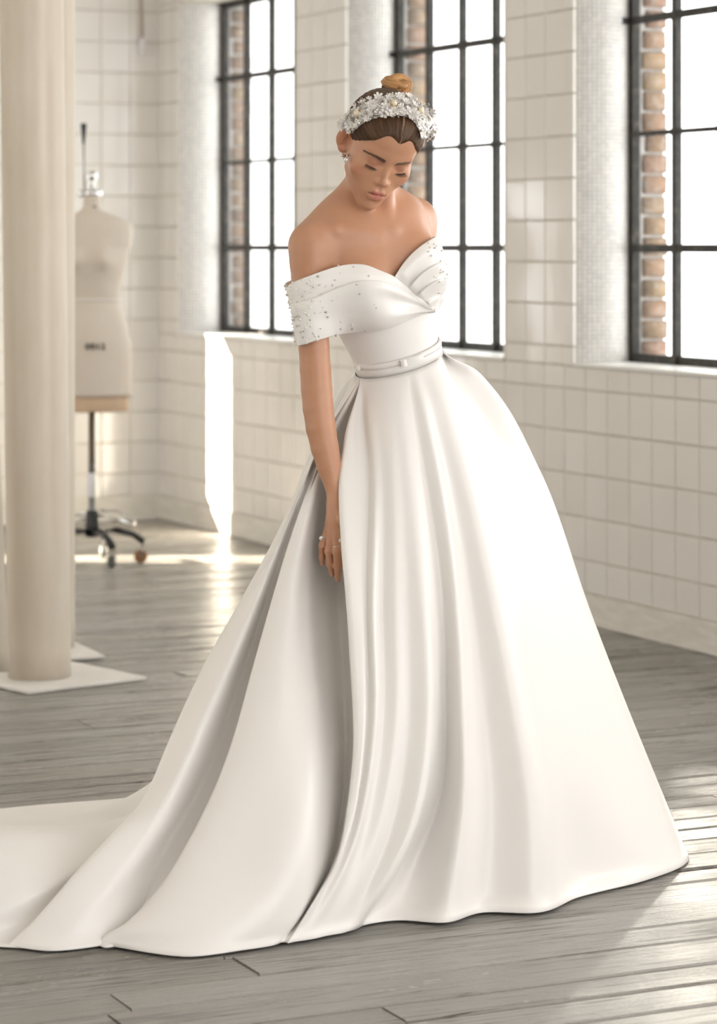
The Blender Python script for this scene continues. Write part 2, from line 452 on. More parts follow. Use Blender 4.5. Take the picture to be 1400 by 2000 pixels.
for wi, (a, b) in enumerate(WIN[:3]):
    root = room_boxes('window_%d' % (wi + 1), [(a + .001, a + .030, .215, .246, SILL, TOPZ), (b - .03, b - .001, .215, .246, SILL, TOPZ), (a + .03, b - .03, .215, .246, SILL, SILL + .03), (a + .03, b - .03, .215, .246, TOPZ - .03, TOPZ)], M_STEEL, kind='structure')
    vs = [.318, .612, .902, 1.195]; zs = [SILL + .406 * k for k in range(1, 4)]
    for k, v in enumerate(vs):
        wd = .013 if k in (0, 2) else .009
        bm = bmesh.new()
        box(bm, (.205, -(a + v) - wd, SILL), (.216, -(a + v) + wd, TOPZ), RM); box(bm, (.216, -(a + v) - .005, SILL), (.240, -(a + v) + .005, TOPZ), RM)
        bmesh.ops.bevel(bm, geom=bm.edges[:], offset=.002, segments=1, affect='EDGES')
        link('muntin', bm_mesh(bm, 'muntin'), M_STEEL, root)
    for k, z in enumerate(zs):
        ht = .014 if k in (0, 2) else .009
        bm = bmesh.new()
        box(bm, (.207, -b + .03, z - ht), (.215, -a - .03, z + ht), RM); box(bm, (.216, -b + .03, z - .005), (.239, -a - .03, z + .005), RM)
        for v in vs:      # small fillets where the bars cross
            box(bm, (.206, -(a + v) - .024, z - .011), (.2155, -(a + v) + .024, z + .011), RM)
        link('muntin', bm_mesh(bm, 'muntin'), M_STEEL, root)
    sx = [.03] + vs + [b - a - .03]; sz = [SILL + .03] + zs + [TOPZ - .03]
    for i in range(len(sx) - 1):
        for j in range(len(sz) - 1):
            me = box_mesh('pane', (.228, -(a + sx[i + 1]), sz[j]), (.232, -(a + sx[i]), sz[j + 1]), RM)
            link('pane', me, M_GLASS, root)
    # stay / catch on the frame edge
    bm = bmesh.new(); box(bm, (.17, -(a + .018), zs[2] - .012), (.216, -(a + .002), zs[2] + .012), RM)
    link('stay_bracket', bm_mesh(bm, 'stay_bracket'), M_STEEL, root)
    # sill board and reveal
    room_boxes('trim_%d' % (wi + 1), [(a, b, -.012, .36, SILL - .012, SILL)], M_SILL, kind='structure')
    rv = room_boxes('trim_%d' % (wi + 4), [(a - .0005, a + .0006, .247, .361, SILL, TOPZ)], M_MORTAR, kind='structure')
    mosaic(a, wall_r)
    z = SILL + .006; k = 0
    while z < 2.44:
        h = RNG.uniform(.062, .069); off = RNG.uniform(-.005, .004); w0 = .268 + (RNG.uniform(0, .006) if k % 2 else RNG.uniform(.0, .016))
        bm = bmesh.new(); box(bm, (w0, -.008, 0), (.372 + off, .004, h))
        bmesh.ops.bevel(bm, geom=bm.edges[:], offset=.004, segments=2, affect='EDGES')
        for v in bm.verts: v.co += Vector((RNG.uniform(-.0015, .0015), 0, RNG.uniform(-.0015, .0015)))
        o = link('brick', bm_mesh(bm, 'brick', True), M_BRICK, rv); o.matrix_world = RMT(a, 0, z)
        z += .0745; k += 1
# ------------------------------------------------------------------ cloth-wrapped columns on square base plates
def mat_cloth():
    t = NT('cream_drape_cloth')
    nz = t.noise(t.mapping(t.pos(), (6, 6, 1.2)), 3, 4)
    t.bump(t.noise(t.pos(), 260, 2), .08, .001)
    return t.set(Base_Color=t.ramp(nz, [(.3, (.66, .58, .475)), (.7, (.71, .645, .55))]), Roughness=.75, Sheen_Weight=.2)
M_CLOTH = mat_cloth()
M_PLATE = simple('white_painted_steel_plate', (.80, .78, .74), .4, noise=.06, scale=9)
def column(center, rad, lean, plate_ang, plate_half, label, seed, plate_off=(0, 0)):
    c = thing('draped_column', label, 'column', (center[0], center[1], 0), 0, 'draped columns behind the gown'); c['kind'] = 'thing'
    r = random.Random(seed); ph = [r.uniform(0, 6.28) for _ in range(6)]
    v = []; f = []; n = 72; H = CEIL; rows = 40
    for j in range(rows + 1):
        z = .012 + (H - .012) * j / rows
        for k in range(n):
            a = 2 * math.pi * k / n; w = min(1, .25 + z / 2.2)
            rr = rad * (1 + .035 * w * math.sin(3 * a + ph[0] + .5 * z) + .022 * w * math.sin(7 * a + ph[1] - .35 * z) + .012 * w * math.sin(13 * a + ph[2]))
            v.append((rr * math.cos(a) + lean * z, rr * math.sin(a), z))
    for j in range(rows):
        for k in range(n): f.append((j * n + k, j * n + (k + 1) % n, (j + 1) * n + (k + 1) % n, (j + 1) * n + k))
    f.append(tuple(range(n))[::-1]); f.append(tuple(rows * n + k for k in range(n)))
    link('shaft', py_mesh('shaft', v, f), M_CLOTH, c)
    o = link('base_plate', box_mesh('base_plate', (-plate_half, -plate_half, 0), (plate_half, plate_half, .011), None, .002), M_PLATE, c)
    o.location = (plate_off[0], plate_off[1], .0005); o.rotation_euler = (0, 0, plate_ang)
    return c
col1 = column((-.978, 8.47), .0965, -.012, math.radians(40), .215, 'cream cloth-wrapped round column nearest the camera on a white square base plate', 1, (.028, .02))
def strip():
    v = []; f = []; rows, cols = 60, 10
    for j in range(rows + 1):
        z = .05 + (CEIL - .06) * j / rows
        for k in range(cols + 1):
            u = k / cols
            x = -.30 + .245 * u - .03 * z + .004 * math.sin(9 * u + z)
            y = -.155 + .02 * math.sin(5 * u + .6 * z)
            v.append((x - .035 + .022 * (1 - min(1, z / 2)), y, z))
    W_ = cols + 1
    for j in range(rows):
        for k in range(cols): f.append((j * W_ + k, j * W_ + k + 1, (j + 1) * W_ + k + 1, (j + 1) * W_ + k))
    o = link('hanging_cloth', py_mesh('hanging_cloth', v, f), M_CLOTH, col1)
    m = o.modifiers.new('thick', 'SOLIDIFY'); m.thickness = .003
strip()
column((-1.026, 9.10), .094, .001, math.radians(22), .26, 'cream cloth-wrapped column standing behind the nearer one, plate corner showing', 5, (-.129, -.056))

# ------------------------------------------------------------------ dressmaker's form
M_LINEN = NT('pale_linen_cover'); 
_n = M_LINEN.noise(M_LINEN.pos(), 420, 2); M_LINEN.bump(_n, .1, .001)
M_LINEN = M_LINEN.set(Base_Color=M_LINEN.ramp(M_LINEN.noise(M_LINEN.pos(), 5, 3), [(.3, (.66, .585, .50)), (.7, (.70, .63, .55))]), Roughness=.8)
M_CHROME = simple('chrome', (.78, .78, .78), .12, 1.0)
M_IRON = simple('black_cast_iron', (.012, .012, .013), .35, noise=.2, scale=60)
M_PIPE = simple('grey_steel_tube', (.34, .36, .35), .3, .9)
M_WHITEP = simple('white_collar_plastic', (.80, .80, .82), .35)
M_BEIGE = simple('plain_beige', (.60, .44, .30), .6, noise=.1, scale=12)
M_RUBBER = simple('grey_castor_rubber', (.10, .11, .10), .5)
M_BRASS = simple('brown_castor_wheel', (.30, .14, .05), .4)
M_INK = simple('dark_stencil_ink', (.10, .09, .07), .7)
YM = 11.55; KM = FPX / YM
mx = (180 - 700) / KM
form = thing('dress_form', 'pale linen dress form on a wheeled pole stand beside the draped column', 'mannequin', (mx, YM, 0))
def zm(py): return EYE - (py - 480) / KM
rings = [(383, 17, 17, 0), (390, 17.5, 17.5, 0), (404, 18.5, 18, 0), (411, 23, 21, 0), (416, 32, 25, 0), (421, 46, 29, 0), (427, 61, 33, 0), (433, 72, 36, 0), (439, 77, 38, 0), (450, 79, 41, 0), (470, 78, 46, -1), (490, 73, 50, -2),
         (510, 69, 52, -3), (530, 64, 50, -3), (550, 58, 46, -2), (570, 55, 43, -1), (583, 54, 42, 0), (592, 55, 43, 0), (610, 60, 47, 0), (635, 68, 53, 0), (660, 74, 58, 0), (690, 77, 61, 0), (730, 78, 62, 0), (772, 78, 62, 0)]
def form_cover():
    R = catmull(np.array(rings, float), 90); v = []; f = []; n = 64
    for (py, hw, hd, yo) in R:
        for k in range(n):
            a = 2 * math.pi * k / n; ca, sa = math.cos(a), math.sin(a)
            e = 2.35 if 440 < py < 480 else 2.0
            x = hw * math.copysign(abs(ca) ** (2 / e), ca); y = hd * math.copysign(abs(sa) ** (2 / e), sa)
            if y < 0:
                for cx in (-31, 31): y -= 17 * math.exp(-((x - cx) / 19) ** 2 - ((py - 508) / (24 if py < 508 else 17)) ** 2)
            v.append((x / KM, (y + yo) / KM, zm(py)))
    m = len(R)
    for j in range(m - 1):
        for k in range(n): f.append((j * n + k, (j + 1) * n + k, (j + 1) * n + (k + 1) % n, j * n + (k + 1) % n))
    f.append(tuple(range(n))); f.append(tuple((m - 1) * n + k for k in range(n))[::-1])
    return py_mesh('torso', v, f)
link('torso', form_cover(), M_LINEN, form)
def ell_ring(py, hw, hd, r, n=64):
    return [((hw) / KM * math.cos(2 * math.pi * k / n), hd / KM * math.sin(2 * math.pi * k / n), zm(py)) for k in range(n)]
bm = bmesh.new(); tube(bm, ell_ring(585, 55, 43, 0), .004, 6, closed=True); link('waist_tape', bm_mesh(bm, 'waist_tape', True), simple('white_tape', (.80, .77, .74), .7), form)
bm = bmesh.new(); lathe(bm, [(.150, .642), (.152, .648), (.152, .702), (.148, .706)], 40); bmesh.ops.scale(bm, vec=(1, .8, 1), verts=bm.verts[:]); link('lower_block', bm_mesh(bm, 'lower_block', True), M_BEIGE, form)  # plain beige block for the band of tone below the torso
bm = bmesh.new(); lathe(bm, [(.036, zm(384)), (.041, zm(381)), (.042, zm(374)), (.034, zm(371)), (.012, zm(370))], 24); link('neck_cap', bm_mesh(bm, 'neck_cap', True), M_CHROME, form)
bm = bmesh.new(); lathe(bm, [(.010, zm(370)), (.008, zm(366)), (.013, zm(362)), (.014, zm(358)), (.008, zm(355)), (.020, zm(350)), (.022, zm(342)), (.019, zm(336)), (.006, zm(333))], 20); link('finial', bm_mesh(bm, 'finial', True), M_CHROME, form)
bm = bmesh.new(); tube(bm, [(-.031, -.01, zm(372)), (-.033, -.01, zm(330)), (-.034, -.01, zm(275))], .0042, 10); link('lever', bm_mesh(bm, 'lever', True), M_PIPE, form)
bm = bmesh.new(); lathe(bm, [(.005, zm(282)), (.0075, zm(270)), (.011, zm(255)), (.0135, zm(245)), (.011, zm(241))], 16, Matrix.Translation((-.0345, -.01, 0))); link('lever_grip', bm_mesh(bm, 'lever_grip', True), M_IRON, form)
bm = bmesh.new(); ball(bm, (-.045, -.02, zm(378)), .010, 12, 8, (1, 1, 1.9)); link('side_clip', bm_mesh(bm, 'side_clip', True), M_CHROME, form)
bm = bmesh.new(); ball(bm, (.014, -.037, zm(404)), .0055, 10, 6); link('neck_stud', bm_mesh(bm, 'neck_stud', True), M_IRON, form)
bm = bmesh.new(); tube(bm, [(-.002, 0, zm(1040)), (-.002, 0, zm(770))], .0135, 14); link('pole', bm_mesh(bm, 'pole', True), M_PIPE, form)
bm = bmesh.new(); lathe(bm, [(.015, zm(972)), (.0185, zm(968)), (.0185, zm(928)), (.015, zm(924))], 16, Matrix.Translation((-.002, 0, 0))); link('height_collar', bm_mesh(bm, 'height_collar', True), M_WHITEP, form)
bm = bmesh.new(); tube(bm, [(-.022 + .012 * math.cos(k * .9), .012 * math.sin(k * .9), zm(1040) + (zm(975) - zm(1040)) * k / 90) for k in range(0, 91)], .0022, 5)
bmesh.ops.translate(bm, vec=(.020, 0, 0), verts=bm.verts[:]); link('spring', bm_mesh(bm, 'spring', True), M_CHROME, form)
bm = bmesh.new(); lathe(bm, [(.030, .115), (.034, .12), (.030, .16), (.026, .22), (.020, .226)], 20); link('hub', bm_mesh(bm, 'hub', True), M_IRON, form)
for k in range(5):
    a = math.radians(-62 + 72 * k); ca, sa = math.cos(a), math.sin(a); R_ = .215
    bm = bmesh.new(); tube(bm, [(.02 * ca, .02 * sa, .135), (.10 * ca, .10 * sa, .140), (.17 * ca, .17 * sa, .122), (R_ * ca, R_ * sa, .090)], [.022, .019, .017, .018], 10, squash=.8)
    link('leg', bm_mesh(bm, 'leg', True), M_IRON, form)
    bm = bmesh.new(); tube(bm, [(R_ * ca, R_ * sa, .082), (R_ * ca, R_ * sa, .070)], .008, 8)
    tx, ty = -sa, ca
    for sg in (-1, 1): tube(bm, [(R_ * ca + sg * .013 * tx, R_ * sa + sg * .013 * ty, .074), (R_ * ca + sg * .013 * tx - .012 * ca, R_ * sa + sg * .013 * ty - .012 * sa, .030)], .005, 6)
    cs = link('castor', bm_mesh(bm, 'castor', True), M_CHROME, form)
    bm = bmesh.new(); lathe(bm, [(.018, -.009), (.027, -.008), (.029, 0), (.027, .008), (.018, .009)], 20, Matrix.Translation((R_ * ca - .012 * ca, R_ * sa - .012 * sa, .0295)) @ Vector((tx, ty, 0)).to_track_quat('Z', 'Y').to_matrix().to_4x4())
    link('wheel', bm_mesh(bm, 'wheel', True), M_RUBBER if k % 2 == 0 else M_BRASS, cs)
bm = bmesh.new(); tube(bm, [(.03, -.02, .205), (.09, -.05, .20), (.175, -.06, .165), (.178, .02, .175), (.10, .06, .215), (.03, .03, .222)], .0065, 8); link('foot_pedal', bm_mesh(bm, 'foot_pedal', True), M_CHROME, form)
bm = bmesh.new(); tube(bm, [(-.03, -.02, .19), (-.12, -.05, .185), (-.2, -.03, .18), (-.2, .05, .19), (-.03, .03, .205)], .006, 8); link('foot_pedal', bm_mesh(bm, 'foot_pedal', True), M_CHROME, form)
fc = bpy.data.curves.new('size_stencil', 'FONT'); fc.body = '0012'; fc.size = .037; fc.align_x = 'CENTER'; fc.align_y = 'CENTER'; fc.space_character = 1.15; fc.offset = .0012; fc.extrude = .0006
fo = bpy.data.objects.new('size_stencil_curve', fc); COL.objects.link(fo); bpy.context.view_layer.update()
_me = bpy.data.meshes.new_from_object(fo.evaluated_get(bpy.context.evaluated_depsgraph_get())); bpy.data.objects.remove(fo)
fo = link('size_stencil', _me, M_INK)
fo.location = ((192 - 180) / KM, -62.6 / KM * .995, zm(675)); fo.rotation_euler = (math.radians(90), 0, math.radians(6)); fo.parent = form
fo['label'] = 'dark stencilled size number'
# ------------------------------------------------------------------ the woman: one continuous skin from a signed-distance field
A = np.array
def V3(px, py, Y): return np.array(PX(px, py, Y))
def ell(p, c, r):
    q = (p - c) / r; k0 = np.linalg.norm(q, axis=1); k1 = np.linalg.norm(q / r, axis=1) + 1e-12
    return k0 * (k0 - 1) / k1
def cap(p, a, b, ra, rb=None):
    a = np.asarray(a, float); b = np.asarray(b, float); rb = ra if rb is None else rb
    ab = b - a; h = np.clip((p - a) @ ab / (ab @ ab), 0, 1)
    return np.linalg.norm(p - a - h[:, None] * ab, axis=1) - (ra + h * (rb - ra))
def smin(a, b, k):
    h = np.maximum(k - np.abs(a - b), 0) / k
    return np.minimum(a, b) - h * h * k * .25
def smax(a, b, k): return -smin(-a, -b, k)
def norm(v): v = np.asarray(v, float); return v / np.linalg.norm(v)
# torso frame: r = her left, f = the way her chest faces, u = up along the spine
U_ = norm(V3(720, 440, 5.80) - V3(779, 690, 5.86))
F_ = np.array([.50, -.866, 0.0]); F_ = norm(F_ - U_ * (F_ @ U_)); R_ = np.cross(U_, F_) * -1
if R_[0] < 0: R_ = -R_
TF = np.stack([R_, F_, U_], 1)                    # columns
CH = V3(735, 548, 5.84)                           # chest centre
def tl(p): return (p - CH) @ TF
def tw(q): return CH + TF @ np.asarray(q, float)
WA = V3(776, 690, 5.86); PE = V3(806, 850, 5.91)
SH_R = V3(606, 481, 5.74); SH_L = V3(811, 433, 5.93)
NK = V3(722, 432, 5.865)
def sd_torso(p):
    q = tl(p)
    d = ell(q, np.array([0, 0, .01]), np.array([.122, .088, .17]))
    d = smin(d, ell(q, np.array([0, .004, .085]), np.array([.125, .070, .085])), .06)
    for s in (-1, 1):
        d = smin(d, ell(q, np.array([s * .066, .064, .012]), np.array([.060, .052, .062])), .05)
    w = (p - WA) @ TF
    d = smin(d, ell(w, np.zeros(3), np.array([.083, .072, .12])), .06)
    h = (p - PE) @ TF
    d = smin(d, ell(h, np.array([0, -.01, 0]), np.array([.132, .100, .135])), .05)
    return d
def sd_shoulders(p):
    d = cap(p, SH_R, V3(690, 452, 5.80), .037, .046)
    d = smin(d, cap(p, V3(690, 452, 5.80), V3(770, 436, 5.87), .046, .046), .03)
    d = smin(d, cap(p, V3(770, 436, 5.87), SH_L, .046, .036), .03)
    d = smin(d, cap(p, V3(690, 382, 5.845), V3(618, 452, 5.78), .034, .028), .05)     # trapezius
    d = smin(d, cap(p, V3(742, 385, 5.87), V3(806, 422, 5.93), .034, .028), .05)
    return d
def sd_clav(p, d):
    n0 = tw((-.018, .074, .108)); n1 = tw((.022, .074, .108))
    d = smin(d, cap(p, n0, V3(655, 449, 5.725), .0085, .0072), .018)
    d = smin(d, cap(p, V3(655, 449, 5.725), SH_R + np.array([.0, -.018, .032]), .0072, .007), .02)
    d = smin(d, cap(p, n1, V3(790, 425, 5.845), .0085, .0072), .018)
    return d
ARM_R = [(606, 481, 5.74, .0410), (606, 545, 5.735, .0410), (611, 640, 5.73, .0325), (617, 740, 5.725, .0322), (621, 795, 5.72, .0318), (629, 850, 5.715, .0302), (643, 910, 5.71, .0255), (655, 962, 5.70, .0178), (658, 990, 5.695, .0150)]
ARM_L = [(811, 433, 5.93, .0385), (822, 500, 5.945, .036), (817, 580, 5.98, .031), (812, 650, 6.02, .029), (805, 715, 6.05, .027), (776, 760, 6.05, .020), (765, 775, 6.05, .017)]
def chain(p, pts, k=.006):
    d = None
    for (a, b) in zip(pts, pts[1:]):
        e = cap(p, V3(*a[:3]), V3(*b[:3]), a[3], b[3])
        d = e if d is None else smin(d, e, k)
    return d
def zp(zx, zy, Y): return (560 + zx / 6.667, 880 + zy / 6.667, Y)
FINGERS = [  # little, ring, middle, index, thumb : wrist root, knuckle, mid joints, tip (radius mm)
    [(*zp(610, 720, 5.70), 8), (*zp(530, 1050, 5.705), 7.2), (*zp(462, 1240, 5.695), 6.0), (*zp(458, 1380, 5.70), 5.4), (*zp(462, 1475, 5.705), 4.4)],
    [(*zp(625, 720, 5.695), 8.5), (*zp(575, 1080, 5.69), 8.2), (*zp(545, 1310, 5.68), 7.0), (*zp(565, 1480, 5.685), 6.3), (*zp(590, 1615, 5.69), 4.9)],
    [(*zp(645, 720, 5.69), 9), (*zp(645, 1090, 5.68), 8.8), (*zp(655, 1310, 5.668), 8.0), (*zp(662, 1500, 5.674), 7.2), (*zp(662, 1680, 5.68), 5.2)],
    [(*zp(670, 730, 5.69), 9), (*zp(715, 1080, 5.675), 8.4), (*zp(752, 1290, 5.668), 7.6), (*zp(775, 1450, 5.675), 6.8), (*zp(790, 1590, 5.68), 5.0)],
    [(*zp(680, 740, 5.685), 9), (*zp(735, 900, 5.665), 10), (*zp(785, 1040, 5.650), 8.2), (*zp(820, 1170, 5.645), 5.6)]]
NAILS = []
def sd_hand(p):
    d = cap(p, V3(657, 975, 5.695), V3(655, 1015, 5.69), .0152, .0150)
    fs = []
    for f in FINGERS:
        d = smin(d, cap(p, V3(*f[0][:3]), V3(*f[1][:3]), f[0][3] * .0011 + .001, f[1][3] * .0011), .013)
    for f in FINGERS:
        e = None
        for a, b in zip(f[1:], f[2:]):
            g = cap(p, V3(*a[:3]), V3(*b[:3]), a[3] * .00113, b[3] * .00113)
            e = g if e is None else smin(e, g, .004)
        for a in f[2:4]: e = smin(e, np.linalg.norm(p - V3(*a[:3]), axis=1) - a[3] * .00120, .004)
        fs.append(e)
    for e in fs: d = smin(d, e, .0045)
    return d
# head: local x = her left, y = out of the face, z = up (cm); fitted to the photograph's landmarks
def rot(a, ax):
    c, s = math.cos(a), math.sin(a)
    return np.array({'x': [[1, 0, 0], [0, c, -s], [0, s, c]], 'y': [[c, 0, s], [0, 1, 0], [-s, 0, c]], 'z': [[c, -s, 0], [s, c, 0], [0, 0, 1]]}[ax])
HR = rot(math.radians(25.5), 'y') @ rot(math.radians(27), 'x') @ rot(math.radians(27), 'z') @ np.diag([1., -1., 1.])
HO = V3(741, 288, 5.735); HS = .0100
def hl(p): return (p - HO) @ HR / HS
def hw(q): return HO + HS * (HR @ np.asarray(q, float))
def hws(q): return HO + HS * (np.asarray(q, float) @ HR.T)
def sym(x): return np.stack([np.abs(x[:, 0]), x[:, 1], x[:, 2]], 1)
A = np.array
def sd_skull(m): return smin(ell(m, A([0, -1.6, 3.6]), A([7.3, 9.0, 8.0])), ell(m, A([0, 2.0, 4.4]), A([6.4, 5.3, 5.0])), 2.0)
def sd_head(x):
    m = sym(x)
    d = sd_skull(m)
    d = smin(d, ell(m, A([0, 1.9, -1.6]), A([6.75, 5.9, 6.3])), 2.2)
    d = smin(d, ell(m, A([0, 3.3, -5.6]), A([4.9, 4.4, 4.6])), 2.0)
    d = smin(d, cap(m, [4.9, 1.2, -5.4], [1.6, 5.7, -9.6], .85, 1.1), 1.7)           # jaw line
    d = smin(d, ell(m, A([0, 6.5, -9.9]), A([1.55, 1.5, 1.35])), 1.5)                 # chin
    d = smin(d, ell(m, A([4.1, 4.7, -2.7]), A([2.4, 1.8, 2.3])), 1.6)                  # cheek
    d = smin(d, ell(m, A([0, 5.5, -6.4]), A([3.1, 2.9, 2.7])), 1.6)                    # muzzle
    d = smin(d, cap(m, [0.4, 6.7, 1.9], [4.2, 5.6, 2.2], .72, .6), 1.4)                # brow
    d = smax(d, -ell(m, A([3.0, 8.3, .15]), A([1.85, 1.15, .95])), 1.1)                # socket
    d = smin(d, np.linalg.norm(m - A([3.0, 5.85, -.45]), axis=1) - 1.45, .42)          # lid over the eyeball
    n = cap(m, [0, 6.9, .8], [0, 8.5, -2.75], .50, .55)                               # nose
    n = smin(n, np.linalg.norm(m - A([0, 8.75, -3.3]), axis=1) - .76, .6)
    n = smin(n, ell(m, A([1.0, 7.8, -3.65]), A([.60, .80, .60])), .5)
    n = smax(n, -ell(m, A([.46, 8.35, -4.22]), A([.30, .50, .26])), .2)
    d = smin(d, n, .70)
    up = cap(m, [0, 8.35, -6.0], [.75, 8.25, -5.86], .42, .46)
    up = smin(up, cap(m, [.75, 8.25, -5.86], [2.4, 7.2, -6.4], .44, .16), .25)
    lo = smin(cap(m, [0, 8.2, -7.35], [1.0, 8.0, -7.25], .68, .62), cap(m, [1.0, 8.0, -7.2], [2.35, 7.2, -6.45], .54, .14), .3)
    d = smin(d, up, .45); d = smin(d, lo, .45)
    d = smax(d, -cap(m, [0, 9.0, -6.58], [2.2, 7.6, -6.46], .24, .10), .16)            # parting of the lips
    d = smax(d, -ell(m, A([0, 8.6, -8.5]), A([1.5, .6, .34])), .6)
    d = smax(d, -cap(m, [0, 8.4, -4.6], [0, 8.7, -5.4], .22, .26), .35)
    e = m - A([7.5, -.6, -.3])
    el_ = (e @ rot(.20, 'x').T) @ rot(-.95, 'z').T
    ear = ell(el_, A([0, -.1, .15]), A([.50, 2.05, 2.85]))
    ear = smin(ear, ell(el_, A([0, .35, -2.45]), A([.45, .85, .95])), .6)
    ear = smax(ear, -ell(el_, A([.38, .25, .1]), A([.72, 1.30, 2.05])), .25)
    ear = smin(ear, cap(el_, [.15, 1.45, -.6], [.12, 1.35, .3], .34, .28), .3)
    ear = smin(ear, cap(el_, [.02, -.70, -1.4], [.0, -.55, 1.1], .26, .2), .3)
    return smin(d, ear, .45)
NB = hw((0, -2.9, -4.0))
def bounds(pts, m):
    q = np.array([V3(*a[:3]) for a in pts]); return q.min(0) - m, q.max(0) + m
def within(p, b): return ((p > b[0]) & (p < b[1])).all(1)
def dense(pts, n):
    q = A(pts, float); return [tuple(r) for r in np.concatenate([q[:1], catmull(q, n)[1:-1], q[-1:]])]
ARM_R = dense(ARM_R, 14); ARM_L = dense(ARM_L, 7)
BA_R, BA_L = bounds(ARM_R, .085), bounds(ARM_L, .085)
def upper(p):
    t = smin(sd_torso(p), sd_shoulders(p), .05)
    t = smin(t, cap(p, NK + np.array([0, .012, -.03]), NB, .053, .047), .03)
    for s in (-1, 1):     # sternomastoid cords down to the notch, hollows above the collar bones
        t = smin(t, cap(p, hw((s * 5.2, -1.8, -4.2)), tw((s * .014, .064, .118)), .011, .0065), .016)
    return sd_clav(p, t)
def body_parts(p):
    """torso, arms and neck"""
    t = np.empty(len(p)); i = p[:, 2] > 1.22
    t[~i] = sd_torso(p[~i]); t[i] = upper(p[i])
    for arm, b in ((ARM_R, BA_R), (ARM_L, BA_L)):
        i = within(p, b); t[i] = smin(t[i], chain(p[i], arm, .003), .028)
    return t
def sd_legs(p):
    d = None
    for s, fx in ((-1, -.02), (1, .06)):
        hip = PE + TF @ np.array([s * .08, -.01, -.05]); kn = np.array([hip[0] + fx, hip[1] - .02 + .06 * s, .52]); an = np.array([kn[0] + .02, kn[1] + .05, .12])
        e = smin(cap(p, hip, kn, .085, .052), cap(p, kn, an, .050, .034), .03)
        e = smin(e, cap(p, an, an + np.array([.05, -.14, -.08]), .032, .026), .03)
        d = e if d is None else smin(d, e, .02)
    return d
def sd_body(p):
    d = np.full(len(p), 9.0)
    z = p[:, 2]
    i = z > .60
    if i.any(): d[i] = body_parts(p[i])
    i = z < 1.02
    if i.any(): d[i] = smin(d[i], sd_legs(p[i]), .05)
    i = (np.abs(p - V3(665, 1060, 5.68)) < [.12, .12, .16]).all(1)
    if i.any():
        d[i] = smin(d[i], sd_hand(p[i]), .012)
    x = hl(p); i = ((x > [-10.5, -13, -13.5]) & (x < [10.5, 13, 14.5])).all(1)
    if i.any():
        d[i] = smin(d[i], sd_head(x[i]) * HS, .009)
    return d
